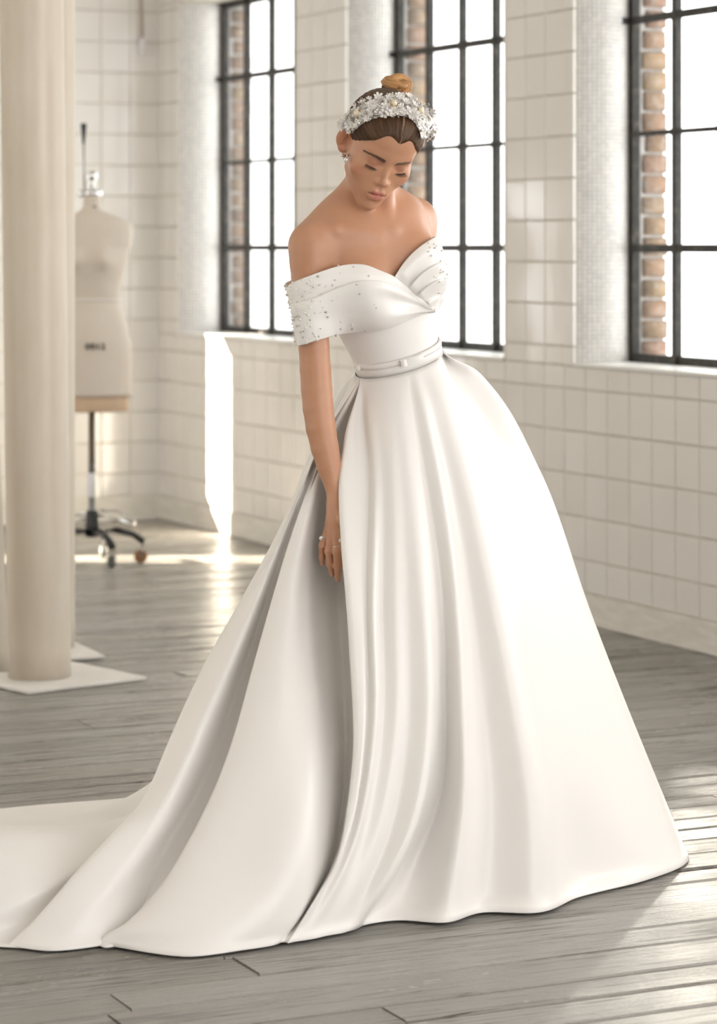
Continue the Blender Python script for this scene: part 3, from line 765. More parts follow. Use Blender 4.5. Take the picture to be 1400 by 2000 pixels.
def mesh_sdf(fn, lo, hi, h, warp=None, slack=1.15, proj=2):
    """sparse surface nets; warp maps grid z (uniform) to world z"""
    B = 8; lo = np.asarray(lo, float); n = np.ceil((np.asarray(hi) - lo) / h / B).astype(int)
    wz = (lambda z: z) if warp is None else warp
    def world(ijk):
        p = lo + np.asarray(ijk, float) * h; p[:, 2] = wz(p[:, 2]); return p
    g = np.stack(np.meshgrid(*[np.arange(k) for k in n], indexing='ij'), -1).reshape(-1, 3)
    c0 = world(g * B); c1 = world(g * B + B); cc = (c0 + c1) / 2
    keep = np.abs(fn(cc)) < np.linalg.norm(c1 - c0, axis=1) / 2 * slack + .004
    g = g[keep]
    loc = np.stack(np.meshgrid(*[np.arange(B + 1)] * 3, indexing='ij'), -1).reshape(-1, 3)
    D = np.empty((len(g), B + 1, B + 1, B + 1), np.float32)
    step = max(1, 400000 // len(loc))
    for s in range(0, len(g), step):
        ijk = (g[s:s + step, None, :] * B + loc[None]).reshape(-1, 3)
        D[s:s + step] = fn(world(ijk)).reshape(-1, B + 1, B + 1, B + 1)
    S = D < 0
    cnt = sum(S[:, a:B + a, b:B + b, c:B + c].astype(np.int8) for a in (0, 1) for b in (0, 1) for c in (0, 1))
    act = (cnt > 0) & (cnt < 8)
    bi, ci, cj, ck = np.nonzero(act)
    acc = np.zeros((len(bi), 3)); wt = np.zeros(len(bi))
    cor = [(a, b, c) for a in (0, 1) for b in (0, 1) for c in (0, 1)]
    for u in cor:
        for v in cor:
            if u < v and sum(abs(x - y) for x, y in zip(u, v)) == 1:
                d0 = D[bi, ci + u[0], cj + u[1], ck + u[2]]; d1 = D[bi, ci + v[0], cj + v[1], ck + v[2]]
                k = (d0 < 0) != (d1 < 0)
                t = np.where(k, d0 / np.where(d0 == d1, 1, d0 - d1), 0)
                acc += np.where(k[:, None], np.array(u) + t[:, None] * (np.array(v) - np.array(u)), 0); wt += k
    base = g[bi] * B + np.stack([ci, cj, ck], 1)
    pos = world(base + acc / wt[:, None])
    NN = (n * B + 2).astype(np.int64)
    key = (base[:, 0].astype(np.int64) * NN[1] + base[:, 1]) * NN[2] + base[:, 2]
    order = np.argsort(key); sk = key[order]
    def find(q):
        k = (q[:, 0].astype(np.int64) * NN[1] + q[:, 1]) * NN[2] + q[:, 2]
        i = np.clip(np.searchsorted(sk, k), 0, len(sk) - 1)
        return np.where(sk[i] == k, order[i], -1)
    faces = []
    for ax in range(3):
        a, b = [(1, 2), (2, 0), (0, 1)][ax]
        e = [slice(None)] + [slice(0, B)] * 3; f = [slice(None)] + [slice(0, B)] * 3
        f[1 + ax] = slice(1, B + 1)
        s0 = S[tuple(e)]; s1 = S[tuple(f)]
        xb, xi, xj, xk = np.nonzero(s0 != s1)
        q = g[xb] * B + np.stack([xi, xj, xk], 1); flip = s0[xb, xi, xj, xk]
        ea = np.zeros(3, int); ea[a] = 1; eb = np.zeros(3, int); eb[b] = 1
        idx = np.stack([find(q - ea - eb), find(q - eb), find(q), find(q - ea)], 1)
        ok = (idx >= 0).all(1); idx = idx[ok]; fl = flip[ok]
        idx[~fl] = idx[~fl][:, ::-1]
        faces.append(idx)
    F = np.concatenate(faces)
    for _ in range(proj):
        e = .0006; d = fn(pos)
        gr = np.stack([fn(pos + np.eye(3)[k] * e) - d for k in range(3)], 1) / e
        gg = (gr ** 2).sum(1) + 1e-9
        pos = pos - np.clip(d / gg, -.5 * h, .5 * h)[:, None] * gr
    return pos, F
def np_mesh(name, v, f, smooth=True):
    me = bpy.data.meshes.new(name); k = f.shape[1]
    me.vertices.add(len(v)); me.vertices.foreach_set('co', np.asarray(v, np.float32).ravel())
    me.loops.add(f.size); me.loops.foreach_set('vertex_index', f.astype(np.int32).ravel())
    me.polygons.add(len(f)); me.polygons.foreach_set('loop_start', np.arange(0, f.size, k, dtype=np.int32))
    me.polygons.foreach_set('use_smooth', np.ones(len(f), bool))
    me.update(calc_edges=True); me.validate()
    return me
def sstep(a, b, x): t = np.clip((x - a) / (b - a), 0, 1); return t * t * (3 - 2 * t)
def vcol(me, name, c):
    at = me.color_attributes.new(name, 'FLOAT_COLOR', 'POINT'); c = np.asarray(c, np.float32)
    if c.shape[1] == 3: c = np.concatenate([c, np.ones((len(c), 1), np.float32)], 1)
    at.data.foreach_set('color', c.ravel())

PB = Vector((.10, 5.86, 0))
woman = thing('person', 'woman in an off-shoulder white satin gown, bowing her head and trailing a long train', 'person', PB)
def wlink(name, me, mat, parent=None, **kw):
    """link a mesh given in world coordinates under the woman"""
    me.transform(Matrix.Translation(-PB)); return link(name, me, mat, woman if parent is None else parent, **kw)
ZW = .80
def warp(z): return np.where(z > ZW, z, ZW - (ZW - z) * 5.0)
bv, bf = mesh_sdf(sd_body, (-.22, 5.50, ZW - (ZW - .0) / 5.0 - .004), (.40, 6.16, 1.72), .0019, warp, proj=1)
body_me = np_mesh('body', bv, bf)
# skin colours: lips, blush, lids, ear and finger tips
hx = hl(bv); mm = sym(hx); front = hx[:, 1] > 5.0; nearh = np.linalg.norm(hx, axis=1) < 16
skin = np.tile(A([.55, .287, .172]), (len(bv), 1))
def tint(w, c): 
    global skin
    skin = skin * (1 - w[:, None]) + A(c) * w[:, None]
lipd = np.minimum(np.minimum(cap(mm, [0, 8.35, -6.1], [.8, 8.25, -5.96], .42, .42), cap(mm, [.8, 8.25, -5.96], [2.35, 7.2, -6.4], .42, .10)),
                  np.minimum(cap(mm, [0, 8.2, -7.25], [1.0, 8.0, -7.15], .56, .52), cap(mm, [1.0, 8.0, -7.15], [2.35, 7.2, -6.45], .50, .10)))
tint(sstep(.22, .04, lipd) * front * nearh * .95, (.46, .12, .105))
tint(sstep(.30, .0, np.abs(mm[:, 2] + 6.54) + .5 * np.maximum(0, mm[:, 0] - 1.9)) * sstep(8.5, 8.1, hx[:, 1]) * front * nearh * (np.abs(mm[:, 0]) < 2.3) * (lipd < .3) * .8, (.16, .04, .035))
tint(sstep(2.6, .3, np.linalg.norm((mm - A([4.9, 4.6, -2.9])) / A([1.0, 1.3, .85]), axis=1)) * nearh * .62, (.54, .165, .095))
tint(sstep(1.9, .8, np.linalg.norm((mm - A([3.0, 7.0, .25])) / A([1.3, 1.1, .62]), axis=1)) * nearh * .75, (.34, .13, .075))
tint((nearh & (mm[:, 0] > 6.9) & (hx[:, 1] > -3) & (np.abs(hx[:, 2]) < 3.6)) * .35, (.50, .16, .09))
vcol(body_me, 'tone', skin)
def mat_skin():
    t = NT('skin')
    c = t.n('ShaderNodeAttribute', attribute_name='tone').outputs['Color']
    nz = t.noise(t.pos(), 60, 4)
    c = t.mix(.10, c, t.ramp(nz, [(.3, (.46, .22, .13)), (.7, (.60, .34, .22))]))
    t.bump(t.noise(t.pos(), 900, 2), .05, .0006)
    return t.set(Base_Color=c, Roughness=.42, Subsurface_Weight=.22, Subsurface_Radius=(.012, .005, .003), Subsurface_Scale=.5, Specular_IOR_Level=.45)
M_SKIN = mat_skin()
body = wlink('body', body_me, M_SKIN)
body['label'] = 'bare tanned skin of head, shoulders and arms'
# ------------------------------------------------------------------ hair, brows, lashes
def hairline(x):
    """> 0 on the face side"""
    ax = np.abs(x[:, 0]); z = x[:, 2]; y = x[:, 1]
    lim = 1.35 + .93 * z + .62 * np.cos(np.clip(ax / 5.0, 0, 1) * 2 * math.pi) * sstep(1.5, 5.0, z) + .25 * sstep(.9, 0, ax) * sstep(4, 6, z)
    lim = np.where(z < .8, np.maximum(lim, 1.35 + .93 * .8 - (.8 - z) * .55), lim)
    lim = np.where(z < -1.4, np.minimum(lim, -1.6 - .9 * (-1.4 - z)), lim)
    return y - lim
def sd_hair(p):
    x = hl(p); m = sym(x)
    sk = sd_skull(m)
    back = ell(m, A([0, -4.4, 1.2]), A([6.6, 6.0, 7.4])); sk = smin(sk, back, 1.5)
    a = np.arctan2(x[:, 0], x[:, 2] - 1.0)
    th = .34 + .035 * np.sin(a * 46 + .35 * x[:, 1]) + .02 * np.sin(a * 97 + 1.0)
    th = th - .16 * sstep(.22, 0, np.abs(x[:, 0])) * sstep(1.5, 3, x[:, 1]) 
    d = sk - th
    d = smax(d, hairline(x) * .62, .5)
    d = np.maximum(d, -(x[:, 2] + 6.2 + .15 * x[:, 1]))
    ear = np.linalg.norm((m - A([7.3, -.4, -.6])) / A([1.2, 1.3, 2.2]), axis=1) - 1
    d = smax(d, -ear * 1.2, .2)
    return d * HS
hv, hf = mesh_sdf(sd_hair, (-.14, 5.58, 1.40), (.24, 6.0, 1.72), .0020)
hair_me = np_mesh('hair', hv, hf)
x = hl(hv); part_ = sstep(.16, .02, np.abs(x[:, 0])) * sstep(.5, 2.5, x[:, 1]) * (x[:, 2] > 5)
ang = np.arctan2(x[:, 0], x[:, 2] - 1.0)
vcol(hair_me, 'strand', np.stack([ang / 6.2832 + .5, (x[:, 1] + 12) / 24, np.clip(part_, 0, 1)], 1))
def mat_hair(name, dark, light, freq):
    t = NT(name)
    at = t.n('ShaderNodeAttribute', attribute_name='strand').outputs['Color']
    sp = t.n('ShaderNodeSeparateColor'); t.l(at, sp.inputs[0])
    cb = t.n('ShaderNodeCombineXYZ'); t.l(sp.outputs[0], cb.inputs[0]); t.l(sp.outputs[1], cb.inputs[1])
    v = t.mapping(cb.outputs[0], (freq, 2.5, 1))
    nz = t.noise(v, 1.0, 3, .7); nb = t.noise(t.mapping(cb.outputs[0], (freq * .22, 1.2, 1)), 1.0, 2)
    c = t.ramp(nz, [(.32, dark), (.70, light)])
    c = t.mix(t.ramp(nb, [(.45, (0, 0, 0)), (.75, (.7, .7, .7))]), c, light)
    c = t.mix(sp.outputs[2], c, (.50, .30, .21))
    t.bump(nz, .6, .002)
    return t.set(Base_Color=c, Roughness=.46, Specular_IOR_Level=.28, Anisotropic=.5)
M_HAIR = mat_hair('light_brown_hair', (.022, .0115, .006), (.150, .078, .038), 300)
M_BUN = mat_hair('golden_brown_hair', (.22, .095, .030), (.66, .37, .155), 22)
hair = wlink('hair', hair_me, M_HAIR)
# coiled bun: wound locks
BC = V3(775, 171, 5.80)
BU = HR @ A([0, -.25, .97]); BX = norm(np.cross(BU, A([0., 1., 0.]))); BY = np.cross(BU, BX)
def lock(pts, rad, nm='bun', n=14):
    P = catmull(A(pts), 56); Rr = np.interp(np.linspace(0, 1, 56), np.linspace(0, 1, len(rad)), rad)
    bm = bmesh.new(); tube(bm, [Vector(BC + q[0] * BX + q[1] * BY + q[2] * BU) for q in P], list(Rr), n)
    return bm
def bun():
    V = []; Fc = []; SA = []
    def add(pts, rad, n=26, N=64):
        P = catmull(A(pts), N); Rr = np.interp(np.linspace(0, 1, N), np.linspace(0, 1, len(rad)), rad); prev = None; b0 = len(V)
        for i in range(N):
            t = norm(P[min(i + 1, N - 1)] - P[max(i - 1, 0)])
            a = norm(np.cross(t, [0.1, .2, 1.])) if prev is None else norm(prev - t * (prev @ t)); prev = a; b = np.cross(t, a)
            for k in range(n):
                f = 2 * math.pi * k / n; w = 1 + .05 * math.sin(7 * f + i * .12) + .03 * math.sin(13 * f - i * .2)
                q = P[i] + (a * math.cos(f) + b * .82 * math.sin(f)) * Rr[i] * w
                V.append(BC + 1.12 * q[0] * BX + 1.12 * q[1] * BY + .85 * q[2] * BU); SA.append((k / n + len(SA) // 4000 * .37 + i * .004, i / N, 0))
        for i in range(N - 1):
            for k in range(n): Fc.append((b0 + i * n + k, b0 + i * n + (k + 1) % n, b0 + (i + 1) * n + (k + 1) % n, b0 + (i + 1) * n + k))
    s = .001
    ring = lambda r, z0, z1, a0, a1, m=9: [(r * s * math.cos(a0 + (a1 - a0) * i / (m - 1)), r * s * math.sin(a0 + (a1 - a0) * i / (m - 1)), (z0 + (z1 - z0) * i / (m - 1)) * s) for i in range(m)]
    add(ring(20, -15, -9, 0, 6.6), [.006, .013, .013, .008])
    add(ring(19, -4, 4, 2.2, 8.0), [.007, .0135, .014, .008])
    add(ring(13, 6, 13, 4.4, 9.2), [.006, .012, .012, .007])
    add([(-.020, -.012, -.002), (-.016, -.020, .012), (-.002, -.014, .022), (.010, -.004, .017), (.018, .006, .004)], [.007, .0115, .012, .011, .006])
    add([(.022, -.012, -.004), (.018, -.022, .006), (.004, -.024, .010), (-.012, -.022, .000), (-.020, -.016, -.010)], [.007, .011, .0115, .011, .006])
    add([(0, 0, -.022), (0, 0, -.010), (0, 0, .004), (0, 0, .010)], [.024, .021, .018, .010])
    me = py_mesh('bun', V, Fc); vcol(me, 'strand', A(SA)); return me
wlink('bun', bun(), M_BUN, hair)['label'] = 'golden coiled bun on the crown'
# project a head-local point onto the skin along the face normal
def on_face(x, off=.02):
    q = A([x], float)
    for _ in range(8):
        d = sd_head(q); e = .02
        gr = np.stack([sd_head(q + np.eye(3)[k] * e) - d for k in range(3)], 1) / e
        q = q - (d / ((gr ** 2).sum(1) + 1e-9))[:, None] * gr
    n = gr / np.linalg.norm(gr, axis=1)[:, None]
    return q[0] + n[0] * off, n[0]
M_BROW = simple('brown_brow_hair', (.19, .10, .062), .6)
M_LASH = simple('dark_lash', (.013, .008, .006), .5)
def hairs(name, gen, mat):
    V = []; Fc = []
    for pts, r0 in gen:
        P = A(pts); N = len(P); prev = None; b0 = len(V)
        for i in range(N):
            t = norm(P[min(i + 1, N - 1)] - P[max(i - 1, 0)]); a = norm(np.cross(t, [.3, .2, .9])); b = np.cross(t, a)
            rr = r0 * (1 - .75 * i / (N - 1))
            for k in range(3):
                f = 2 * math.pi * k / 3; V.append(hw(P[i] + (a * math.cos(f) + b * math.sin(f)) * rr))
        for i in range(N - 1):
            for k in range(3): Fc.append((b0 + i * 3 + k, b0 + i * 3 + (k + 1) % 3, b0 + i * 3 + 3 + (k + 1) % 3, b0 + i * 3 + 3 + k))
    return wlink(name, py_mesh(name, V, Fc), mat)
hr = random.Random(5)
for s in (-1, 1):
    C = catmull(A([(1.15, 7.6, .98), (2.1, 7.3, 1.25), (3.3, 6.8, 1.50), (4.4, 6.0, 1.55), (5.4, 5.0, 1.15)]), 60) * A([s, 1, 1])
    def g():
        for i in range(0, 58):
            for k in range(7):
                u = i / 57; wd = .85 * (1 - .62 * u) + .05
                p = C[i] + A([0, 0, (hr.random() - .5) * wd]); dv = norm(C[min(i + 2, 59)] - C[max(i - 2, 0)]); L = .42 * (1 - .3 * u)
                upw = .4 * (1 - u) ** 2
                pts = [on_face(p + dv * L * w_ + A([0, 0, upw * L * w_ * (1 if k < 3 else .2)]), .030 + .03 * w_)[0] for w_ in (0, .5, 1)]
                yield pts, .046
    hairs('eyebrow', g(), M_BROW)
    LC = A([s * 3.0, 5.85, -.45])
    def lid_pt(u, el):
        az = (u - .5) * 2.0                      # -1 inner .. 1 outer
        a = az * 1.05 + .05; e = el + .16 * abs(az) ** 2 - (.10 if az > 0 else .02) * az * 0
        return LC + 1.485 * A([s * math.sin(a) * math.cos(e), math.cos(a) * math.cos(e), math.sin(e)])
    def lashes():
        for i in range(40):
            u = i / 39; el = -.42
            p0 = lid_pt(u, el); az = (u - .5) * 2; L = .70 + .55 * u
            out = norm(A([s * ((.25 + .9 * az) * .62 + hr.uniform(-.06, .06)), .72, -.46 + hr.uniform(-.05, .05)]))
            up = A([0, .10, .30])
            pts = [p0, p0 + out * L * .4, p0 + out * L * .75 + up * L * .12, p0 + out * L + up * L * .38]
            yield pts, .038
        for i in range(45):                      # the dark lash line itself
            yield [lid_pt(i / 45, -.42), lid_pt((i + 1) / 45, -.42), lid_pt((i + 1.6) / 45, -.43)], .065
    hairs('eyelashes', lashes(), M_LASH)

# loose combed strands running from the hairline back towards the bun
def strands():
    r = random.Random(21); V = []; Fc = []; SA = []; BT = hl(A([BC]))[0] - A([0, .2, 2.6])
    def skull_pt(q, off):
        q = A([q], float)
        for _ in range(6):
            def f(z_): return smin(sd_skull(sym(z_)), ell(sym(z_), A([0, -4.4, 1.2]), A([6.6, 6.0, 7.4])), 1.5)
            d0 = f(q); gr = np.stack([f(q + np.eye(3)[k] * .02) - d0 for k in range(3)], 1) / .02
            q = q - ((d0 - off) / ((gr ** 2).sum(1) + 1e-9))[:, None] * gr
        return q[0]
    for i in range(230):
        a = r.uniform(-1.75, 1.75); x0 = 6.9 * math.sin(a); z0 = 1.2 + 5.6 * max(0, math.cos(a)) ** .8
        q = skull_pt((x0, 5.0 * max(.25, math.cos(a)), z0), .35)
        for _ in range(14):
            h = hairline(A([q]))[0]
            q = skull_pt(q + A([0, -.7 * h, .25 * h]), .30)
        q = skull_pt(q + A([r.uniform(-.2, .2), r.uniform(-.15, .25), r.uniform(-.15, .1)]), .16); P = []
        side = 1 if q[0] > 0 else -1
        tgt = BT + A([r.uniform(-1.2, 1.2), r.uniform(-.8, .8), 0]); L = r.uniform(.35, .85); off = r.uniform(.37, .44)
        for k in range(9):
            t = L * k / 8
            P.append(skull_pt(q * (1 - t) + tgt * t + A([side * 1.2 * math.sin(t * 3.14), 0, 0]), .16 + (off - .16) * min(1, k / 1.2)))
        P = A(P); b0 = len(V); rr0 = r.uniform(.028, .05)
        for k in range(9):
            t = norm(P[min(k + 1, 8)] - P[max(k - 1, 0)]); n_ = norm(P[k]); b = np.cross(t, n_)
            rr = rr0 * (.45 if k in (0, 8) else 1)
            for f in range(4):
                an = math.pi / 2 * f; V.append(hw(P[k] + (b * math.cos(an) + n_ * math.sin(an) * .6) * rr)); SA.append((i * .137 % 1, k / 8, 0))
        for k in range(8):
            for f in range(4): Fc.append((b0 + k * 4 + f, b0 + k * 4 + (f + 1) % 4, b0 + k * 4 + 4 + (f + 1) % 4, b0 + k * 4 + 4 + f))
    me = py_mesh('combed_strands', V, Fc); vcol(me, 'strand', A(SA)); return me
wlink('combed_strands', strands(), M_HAIR, hair, kind='stuff')
# ------------------------------------------------------------------ the gown
def mat_satin():
    t = NT('ivory_satin')
    v = t.obj()
    t.bump(t.noise(t.mapping(v, (1, 1, 1)), 900, 2), .04, .0005)
    return t.set(Base_Color=(.87, .845, .815), Roughness=.36, Specular_IOR_Level=.42, Sheen_Weight=.25, Sheen_Roughness=.35)
M_SATIN = mat_satin()
M_PEARL = simple('ivory_pearl', (.80, .77, .70), .16, Coat_Weight=.6)
M_CRYSTAL = simple('silver_bead', (.55, .53, .50), .12, .85)
def ray_cast_sdf(fn, px, py, y0=5.25, y1=6.4):
    """depth at which the sight line through a pixel of the photograph first meets a field"""
    px = np.asarray(px, float).ravel(); py = np.asarray(py, float).ravel()
    Y = np.full(len(px), y0)
    for _ in range(70):
        p = np.stack([(px - 700) * Y / FPX, Y, EYE - (py - 480) * Y / FPX], 1)
        d = fn(p); Y = np.minimum(Y + np.clip(d * .8, -.01, .05), y1)
    return Y
# fitted bodice shell
def sd_bodice(p):
    d = sd_torso(p) - .007
    q = tl(p); w = (p - WA) @ TF
    top = q[:, 2] - .005; bot = -(w[:, 2] + .012)
    return smax(smax(d, top, .006), bot, .004)
gv, gf = mesh_sdf(sd_bodice, (-.10, 5.66, 1.05), (.26, 6.02, 1.36), .004)
wlink('bodice', np_mesh('bodice', gv, gf), M_SATIN)
# under-surface over which the folded drape hangs
DIL = .0125
def sd_under(p):
    t = smin(sd_torso(p), chain(p, ARM_R[:8], .01), .07)
    return smin(t, sd_shoulders(p), .05) - DIL
def sd_under_l(p):
    t = smin(sd_torso(p), chain(p, ARM_L[:4], .03), .07)
    return smin(t, sd_shoulders(p), .05) - .010
def resample(pts, N): return catmull(A(pts, float), N)
def grid_mesh(name, G, thick=.0025):
    n, m = G.shape[:2]
    f = [(i * m + j, i * m + j + 1, (i + 1) * m + j + 1, (i + 1) * m + j) for i in range(n - 1) for j in range(m - 1)]
    return py_mesh(name, G.reshape(-1, 3), f)
def solid(o, th, off=0.0):
    m = o.modifiers.new('cloth_thickness', 'SOLIDIFY'); m.thickness = th; m.offset = off; return o
NC = 110
top = resample([(557, 560), (575, 550), (600, 540), (640, 525.5), (668, 518), (692, 515.5), (715, 517.5), (740, 527), (772, 541), (800, 562), (825, 586), (846, 606)], NC)
fold = resample([(566, 594), (590, 588), (618, 580), (645, 568), (673, 557), (695, 550), (713, 547), (747, 549), (781, 564), (806, 580), (828, 594), (848, 607)], NC)
bot = resample([(579, 676), (597, 672), (616, 666), (638, 659.5), (660, 654), (700, 648.5), (744, 645.5), (775, 636), (800, 625), (822, 616), (838, 611), (850, 608)], NC)
mid1 = .5 * (top + fold); mid2 = .5 * (fold + bot)
rows_px = [top + A([1.5, 4.0]), top, .85 * top + .15 * fold, mid1, .25 * top + .75 * fold, fold + A([0, 3.0]), fold, .84 * fold + .16 * bot, .65 * fold + .35 * bot, .45 * fold + .55 * bot, .25 * fold + .75 * bot, .08 * fold + .92 * bot, bot, bot - A([0, 5])]
uu = np.linspace(0, 1, NC)
taper = 1 - .72 * sstep(.72, 1.0, uu)                       # folds converge on her left side
offs = [.0035, .0065, .009, .011, .011, .010, .0195, .0225, .0235, .0235, .0225, .0190, .0140, .009]
puff = .012 * np.exp(-((uu - .56) / .16) ** 2)
under_depth = [ray_cast_sdf(sd_under, r[:, 0], r[:, 1]) for r in rows_px]
Gp = np.zeros((len(rows_px), NC, 3))
for i, r in enumerate(rows_px):
    Y = under_depth[i].copy()
    # cloth spans smoothly across the gap and past the arm's outline
    arm_y = V3(606, 560, 5.735)[1]
    Y = np.minimum(Y, 5.77)
    for _ in range(60): Y[1:-1] = np.minimum(Y[1:-1], .25 * Y[:-2] + .5 * Y[1:-1] + .25 * Y[2:]) * .5 + .5 * (.25 * Y[:-2] + .5 * Y[1:-1] + .25 * Y[2:])
    o = offs[i] * taper + puff * (1 if 6 <= i <= 11 else 0) * taper
    pleat = 0
    if 6 < i < 12:
        vv = (i - 6) / 6
        pleat = .010 * np.sin(vv * 9 + 2.2 * uu) * sstep(.50, .72, uu) * (1 - .6 * sstep(.85, 1, uu))
    Y = Y + DIL - .004 * sstep(.25, .0, uu) - o - pleat
    Gp[i] = np.stack([(r[:, 0] - 700) * Y / FPX, Y, EYE - (r[:, 1] - 480) * Y / FPX], 1)
# carry the band round the outside of her arm and behind it
def wrap_left(G, n=14):
    ext = []
    for k in range(n, 0, -1):
        a = k / n * 2.5
        c = G[:, :1].copy()
        rx, ry = .036, .062
        ext.append(c + np.stack([rx * (1 - np.cos(a)) * np.ones(G.shape[0]) - .010 * np.sin(a), ry * np.sin(min(a, 1.57)) + (ry * .75 * (1 - np.cos(a - 1.57)) if a > 1.57 else 0) * np.ones(G.shape[0]), 0.010 * a * np.ones(G.shape[0])], -1)[:, None])
    return np.concatenate(ext + [G], 1)
GL = wrap_left(Gp)
# refine rows with a spline but keep the fold step crisp
GLr = np.concatenate([catmull(GL[:6], 22), catmull(GL[5:7], 4)[1:-1], catmull(GL[6:], 40)])
drapeR = solid(wlink('shoulder_drape', grid_mesh('shoulder_drape', GLr), M_SATIN), .0022, 1)
drapeR['label'] = 'pearl-strewn folded satin drape across the bust and right arm'
# the left petal of the neckline
inner = resample([(771, 541), (780, 548.5), (790, 556), (799, 564), (808, 572), (817, 580), (826, 588), (836, 597), (847, 606)], 60)
outer = resample([(851, 462), (862, 481), (866, 500), (870, 518), (872, 535), (872, 553), (871, 570), (866, 586), (857, 603)], 60)
ctrl = resample([(797, 489), (806, 492), (812, 500), (822, 520), (832, 540), (840, 558), (846, 574), (850, 590), (852, 604)], 60)
NT_ = 46
GP2 = np.zeros((60, NT_, 3)); tt = np.linspace(0, 1, NT_); vv = np.linspace(0, 1, 60)
for j, t in enumerate(tt):
    q = (1 - t) ** 2 * inner + 2 * t * (1 - t) * ctrl + t * t * outer
    Y = np.minimum(ray_cast_sdf(sd_under_l, q[:, 0], q[:, 1]), 5.93)
    sweep = 5.775 + .115 * t + .02 * (vv - .5)
    Y = np.minimum(Y + .004, sweep + .03)
    def step(c, w, h): return h * (sstep(c - w, c, vv) * np.where(vv < c, 1, np.exp(-(vv - c) / .10)))
    edge = min(1, t / .12) * (1 - .55 * sstep(.75, 1, t))
    Y = Y - edge * (.012 * np.exp(-((vv - .14) / .13) ** 2) + .016 * np.where(vv > .36, np.exp(-(vv - .36) / .10), np.exp(-((vv - .36) / .012) ** 2)) + .014 * np.where(vv > .58, np.exp(-(vv - .58) / .09), np.exp(-((vv - .58) / .012) ** 2)) + .012 * np.exp(-((vv - .84) / .05) ** 2)) - .003
    GP2[:, j] = np.stack([(q[:, 0] - 700) * Y / FPX, Y, EYE - (q[:, 1] - 480) * Y / FPX], 1)
for _ in range(2): GP2[:, 1:-1] = .25 * GP2[:, :-2] + .5 * GP2[:, 1:-1] + .25 * GP2[:, 2:]
ext = [GP2[:, -1:] + np.stack([np.full(60, .006 * math.sin(k / 10 * 2.6) * 1.0 - .02 * (k / 10) ** 2), np.full(60, .10 * math.sin(k / 10 * 1.6)), np.zeros(60)], -1)[:, None] for k in range(1, 11)]
GP3 = np.concatenate([GP2] + ext, 1)
petal = solid(wlink('shoulder_drape', grid_mesh('shoulder_drape', GP3), M_SATIN), .0022, 1)
petal['label'] = 'pleated satin petal rising over the left shoulder'
# pearls and silver beads sewn on the drape
pm = bmesh.new(); ball(pm, (0, 0, 0), 1.0, 12, 8); pearl_me = bm_mesh(pm, 'pearl', True)
pm = bmesh.new(); ball(pm, (0, 0, 0), 1.0, 8, 6); bead_me = bm_mesh(pm, 'bead', True)
pearl_me.materials.append(M_PEARL); bead_me.materials.append(M_CRYSTAL)
pr = random.Random(11)
def sew(host, p, r, k):
    o = link('pearl' if k else 'bead', pearl_me if k else bead_me, None, host); o.location = Vector(p) - PB; o.scale = (r, r, r)
nrow, ncol = GLr.shape[:2]
cnt = 0; sewn = []
while cnt < 200:
    j = int(pr.random() ** 1.7 * 80) + 3; i = pr.randrange(2, nrow - 4)
    u = j / ncol
    if pr.random() > math.exp(-(max(0, j - 14) / 24.0) ** 1.3) + .02: continue
    p = GLr[i, j]
    if any(np.linalg.norm(p - q_) < .0055 for q_ in sewn): continue
    sewn.append(p); a = GLr[min(i + 1, nrow - 1), j] - GLr[i - 1, j]; b = GLr[i, j + 1] - GLr[i, j - 1]; n = norm(np.cross(a, b))
    if n[1] > 0 and j > 14: n = -n
    if j <= 14 and n[0] > 0: n = -n
    r = pr.choice((.0013, .0016, .002, .0024)); sew(drapeR, p + n * (r * .7 + .0005), r, pr.random() < .72); cnt += 1
for k in range(26):
    j = NT_ - 1 - int(pr.random() ** 1.6 * 16) + pr.choice((0, 0, 3)); i = pr.randrange(2, 48)
    p = GP3[i, j]; n = norm(np.cross(GP3[i + 1, j] - GP3[i - 1, j], GP3[i, min(j + 1, NT_ + 8)] - GP3[i, j - 1]))
    if n[1] > 0: n = -n
    r = pr.choice((.0014, .0018, .0022)); sew(petal, p + n * (r * .7 + .0005), r, pr.random() < .7)
# waistband ring, in the waist frame
BRX, BRY = .0965, .0855
def waist_pt(phi, du, grow=0.0):
    return WA + TF @ A([(BRX + grow) * math.cos(phi), (BRY + grow) * math.sin(phi), du])
def belt(name, u0, u1, grow, mat=M_SATIN, bulge=.0025):
    V = []; Fc = []; n = 96; prof = [(u0, grow - .004), (u0, grow), (.5 * (u0 + u1), grow + bulge), (u1, grow), (u1, grow - .004)]
    for k in range(n):
        for (du, g_) in prof: V.append(waist_pt(2 * math.pi * k / n, du + .0, g_))
    m = len(prof)
    for k in range(n):
        for i in range(m - 1): Fc.append((k * m + i, ((k + 1) % n) * m + i, ((k + 1) % n) * m + i + 1, k * m + i + 1))
    return wlink(name, py_mesh(name, V, Fc), mat)
waistband = belt('waistband', -.024, .006, .0006, bulge=.0008)
belt_o = belt('belt', -.004, .008, .0022, bulge=.0007)
def phi_for(px):
    best = None
    for k in range(720):
        f = math.pi * k / 720
        q = waist_pt(f, 0); x = 700 + FPX * q[0] / q[1]
        if best is None or abs(x - px) < best[0]: best = (abs(x - px), f)
    return best[1]
